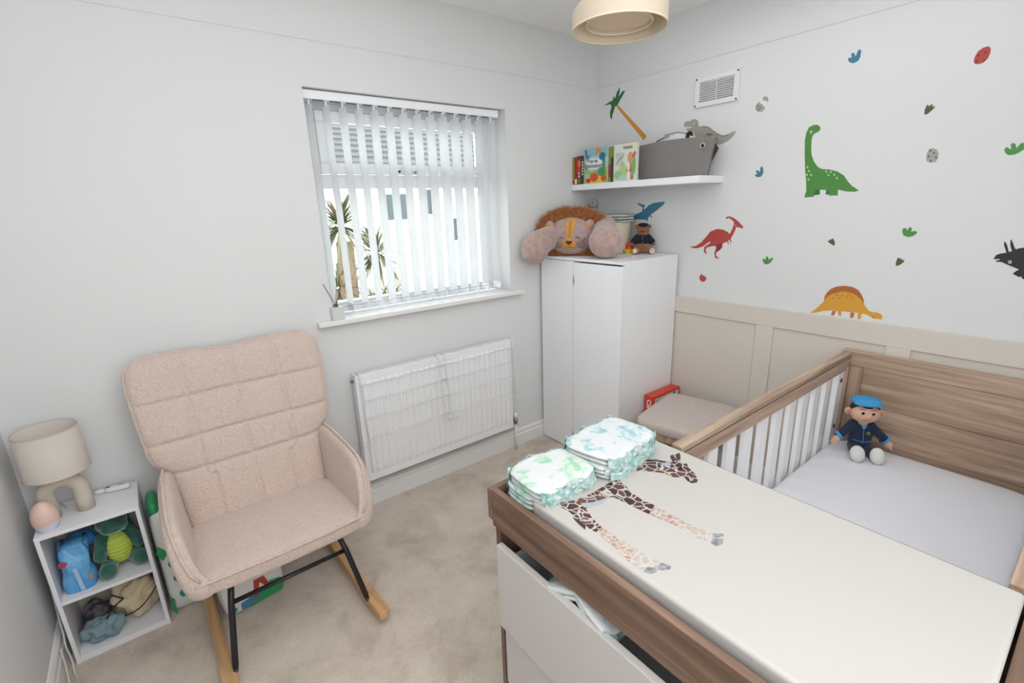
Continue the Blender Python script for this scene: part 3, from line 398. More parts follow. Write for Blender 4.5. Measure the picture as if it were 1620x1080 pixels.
# reed diffuser on the sill
rd = thing('reed_diffuser', 'white cube reed diffuser with thin brown reeds on the windowsill', 'diffuser', (-1.855, -.008, WZ0))
MB().box(-1.885, -1.825, -.038, .022, WZ0, WZ0 + .062).build('pot', plain('matt_white_ceramic', '#d8dad8', .5), rd, bevel=.003)
MB().lathe([(.011, 0), (.011, .012), (.008, .012), (.008, 0)], (-1.855, -.008, WZ0 + .062), 16).build('neck', plain('dark_cap', '#5b564e', .4), rd)
for dx, dy, hh in ((-.05, -.012, .165), (.045, .0, .17), (.02, .01, .155), (.032, -.008, .15)):
    MB().tube([(-1.855 - dx * .1, -.008, WZ0 + .055), (-1.855 + dx, -.008 + dy, WZ0 + hh + .015)], .0016, 6).build('reed', plain('brown_reed', '#5b4534', .7), rd)

# ------------------------------------------------------------ radiator
ra = thing('radiator', 'white ribbed panel radiator below the window', 'radiator', (-1.34, -.06, .185))
RX0, RX1, RZ0, RZ1 = -1.834, -.846, .185, .785
MB().box(RX0, RX1, -.084, -.076, RZ0, RZ1).build('front_panel', RAD, ra, bevel=.003)
def fl(u, v):
    x = RX0 + .03 + u * (RX1 - RX0 - .06); z = RZ0 + .045 + v * (RZ1 - RZ0 - .085); k = 25
    w = .5 + .5 * math.cos(2 * math.pi * (u * k)); e = min(1, min(v, 1 - v) / .02); w = max(0, min(1, (w - .3) / .35)); return Vector((x, -.0845 - .008 * w * e, z))
MB().grid(fl, 300, 40).build('fluted_face', RAD, ra, smooth=True, fix=False)
MB().box(RX0 + .005, RX1 - .005, -.038, -.03, RZ0, RZ1 - .005).build('rear_panel', RAD, ra, bevel=.003)
MB().box(RX0, RX0 + .004, -.078, -.036, RZ0 + .02, RZ1).build('side_cover', RAD, ra); MB().box(RX1 - .004, RX1, -.078, -.036, RZ0 + .02, RZ1).build('side_cover', RAD, ra)
m = MB()
for i in range(95): x = RX0 + .012 + i * (RX1 - RX0 - .024) / 94; m.box(x, x + .0045, -.076, -.04, RZ1 - .006, RZ1)
m.box(RX0, RX1, -.078, -.074, RZ1 - .008, RZ1); m.box(RX0, RX1, -.042, -.038, RZ1 - .008, RZ1); m.box(RX0, RX1, -.059, -.056, RZ1 - .008, RZ1 - .001)
m.build('top_grille', RAD, ra)
for x in (RX0 + .15, RX1 - .15): MB().box(x - .02, x + .02, -.031, -.0005, RZ0 + .05, RZ1 - .05).build('wall_bracket', RAD, ra)
m = MB(); m.tube([(RX0 - .001, -.05, RZ1 - .035), (RX0 - .012, -.05, RZ1 - .035)], .009, 8); m.build('bleed_plug', CHROME, ra, smooth=True)
m = MB(); m.tube([(RX1 + .004, -.055, .212), (RX1 + .03, -.055, .212)], .010, 10); m.tube([(RX1 + .04, -.055, .19), (RX1 + .04, -.055, .235)], .013, 10); m.build('valve', CHROME, ra, smooth=True)
MB().lathe([(0, 0), (.014, 0), (.016, .012), (.012, .035), (0, .036)], (RX1 + .04, -.055, .236), 14).build('valve_cap', WHITE, ra, smooth=True)
MB().tube([(RX1 + .04, -.055, .19), (RX1 + .04, -.055, .0)], .0085, 10).build('pipe', W_GLOSS, ra, smooth=True)
# low pipe boxing below the radiator along the skirting top
MB().tube([(RX0, -.022, .145), (RX1 + .02, -.022, .145), (RX1 + .035, -.04, .15)], .0075, 8).build('pipe', plain('pipe_paint', '#cfc9bf', .5), ra, smooth=True)
def airer(xa, xb, label):
    t = thing('radiator_airer', label, 'airer', ((xa + xb) / 2, -.10, RZ1 + .008), group='wire airers hooked over the radiator')
    m = MB(); r = .0023
    for x in (xa + .01, xb - .01):
        m.tube([(x, -.058, RZ1 - .03), (x, -.058, RZ1 + .006), (x, -.066, RZ1 + .010), (x, -.090, RZ1 + .008), (x, -.0945, RZ1 - .01), (x, -.10, .74), (x, -.112, .64), (x, -.125, .54), (x, -.14, .455), (x, -.155, .425)], r * 1.2, 6)
    m.build('side_wire', WHITE, t, smooth=True)
    for z, y in ((.735, -.101), (.65, -.112), (.56, -.124), (.458, -.141)): MB().tube([(xa + .01, y, z), (xb - .01, y, z)], r, 6).build('bar', WHITE, t, smooth=True)
    for x in (xa + .01, xb - .01): MB().tube([(x - .035, -.155, .425), (x + .035, -.155, .425)], r * 1.3, 6).build('foot_bar', WHITE, t, smooth=True)
airer(-1.825, -1.315, 'white wire airer on the left half of the radiator'); airer(-1.375, -.83, 'white wire airer on the right half of the radiator')

# ------------------------------------------------------------ air vent on the dinosaur wall
v = thing('air_vent', 'white louvred air vent with four dark screws high on the wall', 'vent', (0, -.842, 2.06))
m = MB(); m.box(-.012, 0, -.966, -.718, 2.06, 2.085); m.box(-.012, 0, -.966, -.718, 2.183, 2.208); m.box(-.012, 0, -.966, -.938, 2.085, 2.183); m.box(-.012, 0, -.746, -.718, 2.085, 2.183); m.box(-.011, 0, -.844, -.840, 2.085, 2.183)
m.build('frame', WHITE, v, bevel=.002)
for i in range(9):
    z = 2.09 + i * .0107; MB().add([(-.012, -.938, z), (-.012, -.746, z), (-.001, -.746, z + .008), (-.001, -.938, z + .008), (-.012, -.938, z + .0022), (-.012, -.746, z + .0022), (-.001, -.746, z + .0102), (-.001, -.938, z + .0102)], [(0, 1, 2, 3), (7, 6, 5, 4), (0, 4, 5, 1), (2, 6, 7, 3), (0, 3, 7, 4), (1, 5, 6, 2)]).build('louvre', WHITE, v)
MB().box(-.0008, 0, -.938, -.746, 2.085, 2.183).build('backing', plain('vent_dark', '#b9b9ba', .8), v)
for y, z in ((-.727, 2.199), (-.957, 2.199), (-.957, 2.068), (-.727, 2.068)): MB().lathe([(.0045, 0), (.0045, .002), (0, .003)], (-.0115, y, z), 10, M=rot('Y', -90)).build('screw', BLACK, v)

# ------------------------------------------------------------ wall stickers
PAL = dict(green='#4c8a3c', dark_green='#2f6b3c', pale_green='#a9cf9a', white='#e9e9e6', black='#1d1d1f', grey='#a3a196', bone='#dfdbce', dark_grey='#6f6e68', orange='#d2912f', blue='#3f7c98', red='#b5453f', dark_red='#8c2b30', sail='#bd7438', brown='#7a4526', amber='#dca13a', ochre='#a9772c', charcoal='#2b2726', leaf_green='#4f9148', khaki='#5f5638', light_grey='#a8a7a0')
def pm(c): return plain('sticker_' + c, PAL[c], .55, bs=25 if c in ('green', 'red', 'amber', 'grey', 'blue') else None, bstr=.05)
LAB = {
 'diplodocus': ('dinosaur_sticker', 'tall green long-necked dinosaur sticker with pale spots', 'sticker'),
 'tyrannosaur': ('dinosaur_sticker', 'grey tyrannosaur sticker rising behind the grey basket', 'sticker'),
 'palm_tree': ('palm_sticker', 'palm tree sticker with orange trunk leaning above the books', 'sticker'),
 'pterosaur': ('dinosaur_sticker', 'blue flying pterosaur sticker just below the shelf', 'sticker'),
 'parasaurolophus': ('dinosaur_sticker', 'red crested two-legged dinosaur sticker right of the wardrobe', 'sticker'),
 'spinosaur': ('dinosaur_sticker', 'orange sail-backed dinosaur sticker standing on the beige panelling', 'sticker'),
 'triceratops': ('dinosaur_sticker', 'black horned triceratops sticker cut by the right edge', 'sticker'),
 'blue_large_footprint': ('footprint_sticker', 'larger blue footprint sticker near the ceiling', 'sticker'),
 'blue_small_footprint': ('footprint_sticker', 'small blue footprint sticker right of the shelf end', 'sticker'),
 'green_footprint_low': ('footprint_sticker', 'small green footprint sticker lowest on the wall, above the panelling', 'sticker'),
 'green_footprint_high': ('footprint_sticker', 'green footprint sticker between long-necked and black dinosaurs', 'sticker'),
 'green_footprint_edge': ('footprint_sticker', 'green footprint sticker at the right edge above the triceratops', 'sticker'),
 'dark_footprint_high': ('footprint_sticker', 'brown footprint sticker above the green long-necked dinosaur', 'sticker'),
 'dark_footprint_left': ('footprint_sticker', 'brown footprint sticker directly below the green long-necked dinosaur', 'sticker'),
 'dark_footprint_right': ('footprint_sticker', 'brown footprint sticker directly below a green footprint', 'sticker'),
 'red_half_egg': ('eggshell_sticker', 'small red cracked half-egg sticker below the red dinosaur', 'sticker'),
 'red_egg': ('egg_sticker', 'red spotted egg sticker in the top right corner', 'sticker'),
 'grey_egg': ('egg_sticker', 'grey spotted egg sticker right of the long-necked dinosaur', 'sticker'),
 'hatching_egg': ('egg_sticker', 'grey hatching egg sticker below right of the air vent', 'sticker')}
for k, layers in DECALS.items():
    nme, lab, cat = LAB[k]; m = MB(); mats = []
    for i, (c, poly) in enumerate(layers):
        if c not in mats: mats.append(c)
        d = .0008 + .00015 * min(i, 8) + (.0004 if c in ('white', 'bone') else 0) + (.0008 if c in ('black', 'dark_grey', 'pale_green', 'ochre', 'brown') else 0)
        if k == 'spinosaur' and c == 'sail': d = .0006
        if k == 'spinosaur' and c == 'brown': d = .0009
        if k == 'spinosaur' and c == 'amber': d = .0014
        m.prism(poly, lambda a, b, dd: Vector((-dd, a, b)), 0.0, d, mats.index(c))
    tag(m.build(nme, [pm(c) for c in mats]), lab, cat, group='stickers on the dinosaur wall')
# ------------------------------------------------------------ wardrobe
w = thing('wardrobe', 'white two-door wardrobe in the corner below the shelf', 'wardrobe', (-.27, -.36, 0))
x0, x1, y0, y1, H = -.529, -.02, -.683, -.022, 1.268
MB().box(x0 - .002, x1, y0 - .001, y1 + .001, H - .016, H).build('top_board', W_LAM, w, bevel=.001)
MB().box(x0 + .019, x1, y0, y0 + .016, .0, H - .016).build('side_panel', W_LAM, w, bevel=.001)
MB().box(x0 + .019, x1, y1 - .016, y1, .0, H - .016).build('side_panel', W_LAM, w, bevel=.001)
MB().box(x1 - .006, x1, y0 + .016, y1 - .016, .03, H - .016).build('back_panel', W_LAM, w)
MB().box(x0 + .019, x1 - .006, y0 + .016, y1 - .016, .03, .046).build('bottom_board', W_LAM, w)
def door(ya, yb, hy, gap):
    """door leaf in the y-z plane with half-oval finger cut-outs at the meeting edge"""
    z0, z1 = .006, H - .019 - gap; sgn = 1 if hy == ya else -1
    def notch(zc, hl=.045, dp=.009): return [(hy + sgn * dp * math.sin(math.pi * i / 8) , zc - hl + 2 * hl * i / 8) for i in range(9)]
    pts = notch(.10) + notch(1.13)
    if hy == ya: poly = [(yb, z1), (yb, z0), (ya, z0)] + pts + [(ya, z1)]
    else: poly = [(ya, z1), (ya, z0), (yb, z0)] + pts + [(yb, z1)]
    return MB().prism(poly, lambda a, b, d: Vector((d, a, b)), x0, x0 + .017)
door(-.309, y1, -.309, .0).build('door', W_LAM, w)
door(y0, -.312, -.312, .006).build('door', W_LAM, w)
MB().box(x0 + .018, x0 + .0195, -.35, -.28, .02, H - .02).build('door_gap_strip', plain('tan_board_edge', '#a98c6b', .7), w)  # thin tan strip behind the gap between the doors

# ------------------------------------------------------------ floating shelf and what stands on it
ST = 1.698
tag(MB().box(-.235, -.001, -.920, -.003, 1.662, ST).build('wall_shelf', W_LAM, bevel=.0015), 'white floating shelf holding books and a grey basket', 'shelf')
def book(name_label, y0, y1, h, x0, x1, cov, group='picture books on the shelf'):
    t = thing('book', name_label, 'book', ((x0 + x1) / 2, (y0 + y1) / 2, ST), group=group)
    MB().box(x0, x1, y0, y1, ST, ST + h).build('cover', cov, t, bevel=.001); return t
def blobs(t, x, items, mats_prefix='print'):
    for i, (c, pts) in enumerate(items):
        MB().prism(pts, lambda a, b, d: Vector((x - d, a, b)), 0, .0004 + .0001 * (i % 12)).build('printed_shape', plain(mats_prefix + '_' + c.lstrip('#'), c, .5), t)
def oval(y, z, ry, rz, n=14, a=0): return [(y + ry * math.cos(q) * math.cos(a) - rz * math.sin(q) * math.sin(a), z + ry * math.cos(q) * math.sin(a) + rz * math.sin(q) * math.cos(a)) for q in [2 * math.pi * i / n for i in range(n)]]
FW = frame_of((-1, 0, 0))
TXT = plain('print_navy', '#35406c', .5); TW = plain('print_white', '#f2efe8', .5)
X = -.228
b = book('red and green spined board book at the left end of the shelf', -.022, -.004, .168, X, -.07, plain('book_red', '#b3302f', .4))
MB().box(X - .0004, X, -.021, -.008, ST + .03, ST + .165).build('spine_strip', plain('book_green', '#84a83a', .4), b)
b = book('red board book with white mark near its foot, second from the window wall', -.044, -.024, .168, X - .001, -.07, plain('book_dark_red', '#a92a2c', .4))
MB().box(X - .0015, X - .001, -.042, -.026, ST + .004, ST + .034).build('spine_label', TW, b)
b = book('orange and brown spined book numbered 2 beside the dinosaur cover', -.081, -.046, .172, X - .002, -.07, plain('book_brown', '#6f3a24', .4))
blobs(b, X - .002, [('#d87a2c', oval(-.064, ST + .125, .014, .026)), ('#5f7a34', oval(-.064, ST + .025, .015, .02)), ('#c8452c', oval(-.064, ST + .09, .015, .018))])
text('number', '2', .040, (X - .0028, -.064, ST + .058), FW, TW, b, bold=.0006)
b = book('dark purple spined book tucked beside the dinosaur cover', -.103, -.083, .17, X - .001, -.07, plain('book_purple', '#4b2a45', .4))
for k in range(5): MB().box(X - .0014, X - .001, -.098, -.088, ST + .055 + k * .018, ST + .066 + k * .018).build('spine_mark', TW, b)
# dinosaurs book, cover facing the room
b = book('pop-up dinosaurs picture book, colourful cover facing the room', -.306, -.106, .205, -.230, -.200, plain('book_cover_blue', '#a8c9cf', .35))
X = -.230; O = -.034
S = lambda P: [(y + O, z) for y, z in P]
blobs(b, X, [(c, S(P)) for c, P in [('#8fb8c2', [(-.077, ST + .205), (-.267, ST + .205), (-.267, ST + .15), (-.17, ST + .165), (-.077, ST + .14)]), ('#9cba4a', [(-.077, ST + .08), (-.14, ST + .07), (-.267, ST + .09), (-.267, ST + .001), (-.077, ST + .001)]), ('#e2c23c', [(-.10, ST + .04), (-.16, ST + .05), (-.22, ST + .04), (-.25, ST + .02), (-.24, ST + .001), (-.09, ST + .001)]),
 ('#d6532e', oval(-.16, ST + .035, .034, .026)), ('#c7372c', oval(-.112, ST + .018, .02, .014)), ('#d6532e', oval(-.238, ST + .028, .022, .02)), ('#4f9060', oval(-.222, ST + .065, .032, .026)), ('#4f9060', [(-.235, ST + .07), (-.25, ST + .09), (-.245, ST + .15), (-.225, ST + .15), (-.23, ST + .1)]), ('#2f6f86', oval(-.225, ST + .155, .026, .022)), ('#d88a34', oval(-.195, ST + .19, .022, .013, a=.4)), ('#d88a34', [(-.18, ST + .2), (-.17, ST + .16), (-.185, ST + .175)]), ('#3f7d9c', [(-.08, ST + .2), (-.09, ST + .15), (-.105, ST + .145), (-.13, ST + .17), (-.105, ST + .165), (-.095, ST + .2)]), ('#7fae52', oval(-.095, ST + .10, .014, .03)),
 ('#f0f0ea', oval(-.155, ST + .115, .068, .033)), ('#e9a7a0', oval(-.1, ST + .05, .02, .012)), ('#9fc3d6', oval(-.098, ST + .045, .016, .018))]])
text('title', 'Pop-up', .030, (X - .0025, -.182, ST + .133), FW, TXT, b); text('title', 'Dinosaurs', .036, (X - .0025, -.188, ST + .104), FW, TXT, b)
b = book('thick book whose orange and dark spine shows right of the dinosaur cover', -.345, -.308, .20, X, -.06, plain('book_olive', '#7c8a34', .4))
blobs(b, X, [('#8f2f24', [(-.31, ST + .10), (-.33, ST + .10), (-.33, ST + .03), (-.31, ST + .03)]), ('#33301f', [(-.328, ST + .14), (-.3445, ST + .14), (-.3445, ST + .001), (-.328, ST + .001)])])
b = book('pale green rabbit picture book standing face out beside the basket', -.515, -.350, .205, -.232, -.208, plain('book_pale', '#dbe0d2', .35))
X = -.232; O = -.050
blobs(b, X, [(c, S(P)) for c, P in [('#e4e2a8', [(-.40, ST + .204), (-.464, ST + .204), (-.464, ST + .18), (-.41, ST + .185)]), ('#b5d18a', oval(-.372, ST + .055, .03, .045)), ('#9cc98e', oval(-.335, ST + .035, .03, .025)), ('#b9d7cf', oval(-.378, ST + .02, .035, .016)), ('#74b26a', oval(-.449, ST + .085, .014, .055)), ('#d6a070', oval(-.425, ST + .125, .022, .032)), ('#c97a5a', oval(-.418, ST + .06, .02, .045)), ('#ece4dc', oval(-.412, ST + .08, .010, .025)), ('#e6ece8', oval(-.414, ST + .03, .014, .025)), ('#d0655a', oval(-.450, ST + .14, .010, .02, a=.5)), ('#c9785f', oval(-.438, ST + .02, .012, .016)), ('#b7bfd2', [(-.301, ST + .2), (-.304, ST + .2), (-.306, ST + .002), (-.301, ST + .002)])]])
text('title', 'Rabbit', .026, (X - .002, -.455, ST + .183), FW, plain('print_slate', '#5a6a78', .5), b)
m = MB()
for k in range(4):
    cy = -.378 - k * .013; m.tube([(X - .0015, cy + .009 * math.sin(a * 1.3 + k), ST + .158 - a * .010) for a in range(8)], .0011, 4)
tag(m.build('title_lettering', plain('print_lilac', '#6f6f90', .5), b), kind='stuff')
# grey fabric basket
ba = thing('storage_basket', 'grey fabric basket with a metal eyelet on the shelf', 'basket', (-.125, -.72, ST))
def bask(u, v, ins=0.0):
    a = u * 4; k = int(a) % 4; t = a - int(a)
    y0, y1 = -.466 + .050 * v, -.893 - .038 * v; xa, xb = -.122 - .012 * v, -.036 + .010 * v
    y0 -= ins; y1 += ins; xa += ins; xb -= ins
    c = [(xa, y0), (xa, y1), (xb, y1 + .045), (xb, y0 + .02)]; p, q = c[k], c[(k + 1) % 4]
    z = ST + .001 + .188 * v + .012 * v * math.sin(math.pi * t) * (1 if k == 0 else .3) - (.006 * v if k else 0)
    return Vector((p[0] + (q[0] - p[0]) * t - (.010 * math.sin(math.pi * t) * v if k == 0 else 0), p[1] + (q[1] - p[1]) * t, z))
m = MB(); m.grid(lambda u, v: bask(u, v), 64, 8, wrap=True); m.grid(lambda u, v: bask(u, v, .005), 64, 8, wrap=True)
n = 64; b0 = 8 * n; b1 = 9 * n + 8 * n; m.f += [(b0 + i, b0 + (i + 1) % n, b1 + (i + 1) % n, b1 + i) for i in range(n)]; m.m += [0] * n
m.f.append(tuple(range(n))); m.m.append(0)
m.build('fabric_body', GREYFAB, ba, smooth=False)
MB().lathe([(.0155, 0), (.0155, .003), (.010, .003), (.010, 0)], (-.1375, -.866, ST + .150), 24, M=rot('Y', -90)).build('eyelet', plain('pale_metal', '#c9c7c2', .4, .5), ba, smooth=True)
MB().lathe([(.0102, 0), (.0102, .001), (0, .001)], (-.1370, -.866, ST + .150), 20, M=rot('Y', -90)).build('eyelet_hole', BLACK, ba)
MB().prism([(-.449, .03), (-.437, .15), (-.462, .10), (-.472, .02)], lambda a, b, d: Vector((-.08 + d, a + .016, ST + b)), 0, .004).build('side_strap', plain('dark_grey_webbing', '#4d4a47', .9), ba)
MB().prism([(-.945, .16), (-.966, .135), (-.934, .075)], lambda a, b, d: Vector((-.08 + d, a + .044, ST + b)), 0, .004).build('side_strap', plain('dark_grey_webbing', '#4d4a47', .9), ba)
t = thing('toy_helmet', 'white toy helmet with black stripe showing above the basket rim', 'toy', (-.105, -.69, ST + .12))
MB().ell((-.083, -.665, ST + .13), (.035, .155, .11), nu=32, nv=16).build('shell', plain('glossy_white_toy', '#dcdcdc', .3), t, smooth=True)
m = MB()
m.tube([Vector((-.083, -.665, ST + .13)) + Vector((.040 * math.cos(a) * .8, -.085, .111 * math.sin(a) * .88)) for a in [math.pi * (.15 + .7 * i / 12) for i in range(13)]], [.004 + .009 * math.sin(math.pi * i / 12) for i in range(13)], 8); m.build('black_stripe', BLACK, t, smooth=True)
m = MB(); m.tube([(-.112, -.56, ST + .205), (-.112, -.61, ST + .222), (-.112, -.64, ST + .228)], .004, 6); m.tube([(-.095, -.60, ST + .236), (-.09, -.68, ST + .242), (-.09, -.75, ST + .226)], .0025, 6); m.build('grey_trim', plain('grey_trim', '#8e8d88', .5), t, smooth=True)
tag(MB().tube([(-.10, -.480 + .022 * math.cos(a), ST + .175 + .022 * math.sin(a)) for a in [2 * math.pi * i / 20 for i in range(20)]], .002, 6, closed=True).build('toy_ring', BLACK, smooth=True), 'thin black ring just showing at the left of the basket rim', 'toy')

# ------------------------------------------------------------ plush lion lying on the wardrobe
PL = plain('mauve_plush', '#bda39b', .95, bs=55, bstr=.8, bd=.006, mott=('#a88d86', 28), sheen=.5)
FACE = plain('mauve_short_plush', '#b59f9b', .95, bs=120, bstr=.5, bd=.002, mott=('#a5908d', 40), sheen=.4)
MANE = plain('ginger_mane_fur', '#b5733c', .85, mott=('#8a5028', 45), sheen=.3); GINGER = plain('ginger_felt', '#d09a55', .9, bs=200, bstr=.3)
THREAD = plain('dark_thread', '#33251f', .8); BRN = plain('brown_nose', '#5a2f22', .6)
L = thing('plush_lion', 'large mauve plush lion with ginger mane sprawled on the wardrobe', 'soft toy', (-.395, -.205, H), rotz=math.radians(217))
cy_, sy_ = math.cos(math.radians(217)), math.sin(math.radians(217))
def LW(x, y, z):
    """world -> lion local"""
    dx, dy = x + .395, y + .205; return Vector((dx * cy_ + dy * sy_, -dx * sy_ + dy * cy_, z - H))
pawR, pawL = LW(-.430, -.475, 1.362), LW(-.665, -.125, 1.325)
m = MB()
m.ell((-.09, .035, .125), (.12, .17, .115), nu=24, nv=14)
shR, shL = Vector((-.07, .16, .155)), Vector((-.02, -.135, .13))
def limb(mb, a, b, ra, rb, n=9, bow=Vector((0, 0, 0))):
    for i in range(n): t = i / (n - 1); mb.ell(a.lerp(b, t) + bow * math.sin(math.pi * t), ra + (rb - ra) * t, nu=14, nv=9)
limb(m, shR, pawR + Vector((-.03, 0, .01)), .085, .075); limb(m, shL, pawL + Vector((0, 0, .02)), .070, .082)
m.ell(pawR, (.098, .10, .094), nu=24, nv=14); m.ell(pawL, (.085, .085, .10), M=rot('X', -18), nu=24, nv=14)
m.build('body', PL, L, smooth=True, local=True, remesh=.009, relax=6)
HC = Vector((.015, -.030, .120)); HR = Vector((.085, .148, .114))
def face_pt(y, z, lift=.0015):
    """point on the front of the head ellipsoid for local offsets y, z"""
    q = max(0.0, 1 - (y / HR.y) ** 2 - (z / HR.z) ** 2) ** .5; return HC + Vector((HR.x * q + lift, y, z))
MB().ell(HC, tuple(HR), nu=36, nv=24).build('head', FACE, L, smooth=True, local=True)
def patch(mb, poly, lift, mi=0, n=10):
    """small patch that follows the head's curve: fan of rings from its centre"""
    cy, cz = sum(p[0] for p in poly) / len(poly), sum(p[1] for p in poly) / len(poly); k = len(poly); R = 5
    vs = [face_pt(cy, cz, lift)] + [face_pt(cy + (p[0] - cy) * r / R, cz + (p[1] - cz) * r / R, lift if r < R else .0002) for r in range(1, R + 1) for p in poly]
    fs = [(0, 1 + i, 1 + (i + 1) % k) for i in range(k)] + [(1 + r * k + i, 1 + r * k + (i + 1) % k, 1 + (r + 1) * k + (i + 1) % k, 1 + (r + 1) * k + i) for r in range(R - 1) for i in range(k)]
    mb.add(vs, fs, mi)
def dens(poly, s=6): return [(poly[i][0] + (poly[(i + 1) % len(poly)][0] - poly[i][0]) * t / s, poly[i][1] + (poly[(i + 1) % len(poly)][1] - poly[i][1]) * t / s) for i in range(len(poly)) for t in range(s)]
m = MB(); patch(m, dens([(-.035, .106), (-.020, -.02), (.012, -.02), (.048, .104)]), .003); m.build('forehead_stripe', GINGER, L, smooth=True, local=True)
m = MB(); patch(m, oval(-.003, -.047, .047, .033, 28), .008); m.build('muzzle', GINGER, L, smooth=True, local=True)
m = MB(); patch(m, dens([(-.024, -.022), (.020, -.022), (.020, -.034), (.0, -.050), (-.006, -.050), (-.024, -.034)], 3), .013); m.build('nose', BRN, L, smooth=True, local=True)
m = MB()
for sg in (-1, 1):
    for k in range(3):
        m.tube([face_pt(sg * (.048 + .052 * t) - .003, -.040 - .010 * k + .034 * (t ** 1.2) * (1.0 - .42 * k) - .010 * math.sin(math.pi * t), .003) for t in [i / 7 for i in range(8)]], .0013, 5)
    m.tube([face_pt(sg * .047 + .002 + .011 * math.cos(a), -.010 + .008 * math.sin(a), .003) for a in [math.pi * i / 8 for i in range(9)]], .0018, 5)
for k in range(16):
    zz = .092 - k * .0062; yy = .006 - k * .0004; s = (-1) ** k; m.tube([face_pt(yy - s * .007, zz + .002, .0045), face_pt(yy + s * .003, zz - .002, .0045)], .0009, 4)
m.tube([face_pt(-.022 + .04 * t, -.064 + .006 * abs(math.sin(2 * math.pi * t)), .010) for t in [i / 10 for i in range(11)]], .001, 4)
m.build('embroidery', THREAD, L, local=True)
for sg, yy, zz in ((-1, -.125, .062), (1, .115, .066)):
    e = MB().ell(HC + Vector((.035, yy, zz)), (.014, .030, .033), M=rot('X', sg * -25) @ rot('Z', sg * 20), nu=18, nv=12).build('ear', FACE, L, smooth=True, local=True)
    MB().ell(HC + Vector((.046, yy + sg * -.002, zz - .002)), (.006, .020, .022), M=rot('X', sg * -25) @ rot('Z', sg * 20), nu=16, nv=10).build('inner_ear', plain('ear_ginger', '#c79a72', .9), e, smooth=True, local=True)
m = MB(); rnd = random.Random(5)
for i in range(11000):
    a = rnd.uniform(0, 2 * math.pi); rr = rnd.uniform(.80, 1.12 + .22 * abs(math.sin(a))); dp = rnd.uniform(-.075, .012)
    b = HC + Vector((dp + .010, math.sin(a) * (HR.y + .004) * rr, math.cos(a) * (HR.z + .004) * rr))
    if b.z < .01: b.z = .01
    out = Vector((rnd.uniform(-.35, .35), math.sin(a) + rnd.uniform(-.3, .3), math.cos(a) * 1.0 + rnd.uniform(-.25, .25))).normalized(); ln = rnd.uniform(.035, .075) * (1.0 if math.cos(a) > -.4 else .8)
    w = out.cross(Vector((1, 0, .2))).normalized() * .0016; g = Vector((0, 0, -.3))
    p1 = b + out * ln * .5; p2 = b + out * ln + g * ln * .45
    p1.z = max(p1.z, .006); p2.z = max(p2.z, .003)
    for q_ in (b, p1, p2):
        over = (-.205 + q_.x * sy_ + q_.y * cy_) + .010
        if over > 0: q_.y += over / .8
    m.add([b - w, b + w, p1 + w * .8, p1 - w * .8, p2], [(0, 1, 2, 3), (3, 2, 4)])
m.ell(HC + Vector((-.045, 0, .01)), (.05, HR.y + .040, HR.z + .022), nu=30, nv=16)
tag(m.build('mane', MANE, L, local=True, fix=False), kind='stuff')
# small round grey toy behind the mane
t = thing('plush_mouse', 'small grey round plush head peeping up behind the lion mane', 'soft toy', (-.19, -.155, H))
MB().ell((-.19, -.155, H + .152), (.045, .045, .15), nu=16, nv=12).ell((-.19, -.155, H + .305), .033, nu=20, nv=14).build('body', plain('grey_green_plush', '#8f918c', .95), t, smooth=True)
MB().ell((-.215, -.168, H + .315), .006, nu=10, nv=8).build('nose', BRN, t, smooth=True)
# cream storage tub with folded cloths and books
t = thing('storage_tub', 'cream tub behind the lion paw in the wardrobe corner', 'tub', (-.13, -.33, H))
MB().lathe([(0, .002), (.070, .002), (.086, .19), (.082, .19), (.066, .008), (0, .008)], (-.125, -.300, H), 40).build('tub_body', plain('cream_fabric', '#d9cdb5', .9, bs=60, bstr=.2), t, smooth=False)
for i, (c, z, dx, rz, lab) in enumerate((('#5c8580', .155, 0, 6, 'teal book lying on the cream tub, undermost of the pile'), ('#7f9f9b', .172, .004, -8, 'pale teal book in the middle of the pile on the cream tub'), ('#8f918c', .189, -.004, 12, 'grey book topmost of the pile on the cream tub'))):
    t2 = thing('book', lab, 'book', (-.125, -.3, H + z + .036), group='books on the cream tub', rotz=math.radians(rz))
    MB().box(-.062, .062, -.088 + dx, .088 + dx, 0, .002).box(-.062, .062, -.088 + dx, .088 + dx, .0125, .0145).box(.060, .062, -.088 + dx, .088 + dx, .002, .0125).build('cover', plain('cloth_cover_' + c[1:], c, .6), t2, local=True)
    MB().box(-.058, .060, -.084 + dx, .084 + dx, .002, .0125).build('pages', plain('book_pages', '#d8d6cc', .8), t2, local=True)
# toy boat
t = thing('toy_boat', 'small yellow toy boat with a red dome beside the lion paw', 'toy', (-.20, -.435, H))
m = MB(); m.grid(lambda u, v: Vector((-.115 + (.030 + .010 * v) * math.cos(2 * math.pi * u) * 1.15, -.395 + (.024 + .010 * v) * math.sin(2 * math.pi * u), H + .001 + .026 * v)), 24, 4, wrap=True); m.f.append(tuple(range(24))); m.m.append(0); m.f.append(tuple(4 * 24 + i for i in range(24))); m.m.append(0)
m.build('hull', plain('toy_yellow', '#e9c92f', .3), t, smooth=False)
MB().ell((-.115, -.395, H + .028), (.026, .024, .042), nu=20, nv=12).build('dome', plain('toy_red', '#e0402a', .3), t, smooth=True)
MB().tube([(-.125, -.372, H + .05), (-.125, -.366, H + .10)], [.004, .002], 8).build('flag_pole', plain('toy_blue', '#2f78a8', .3), t)
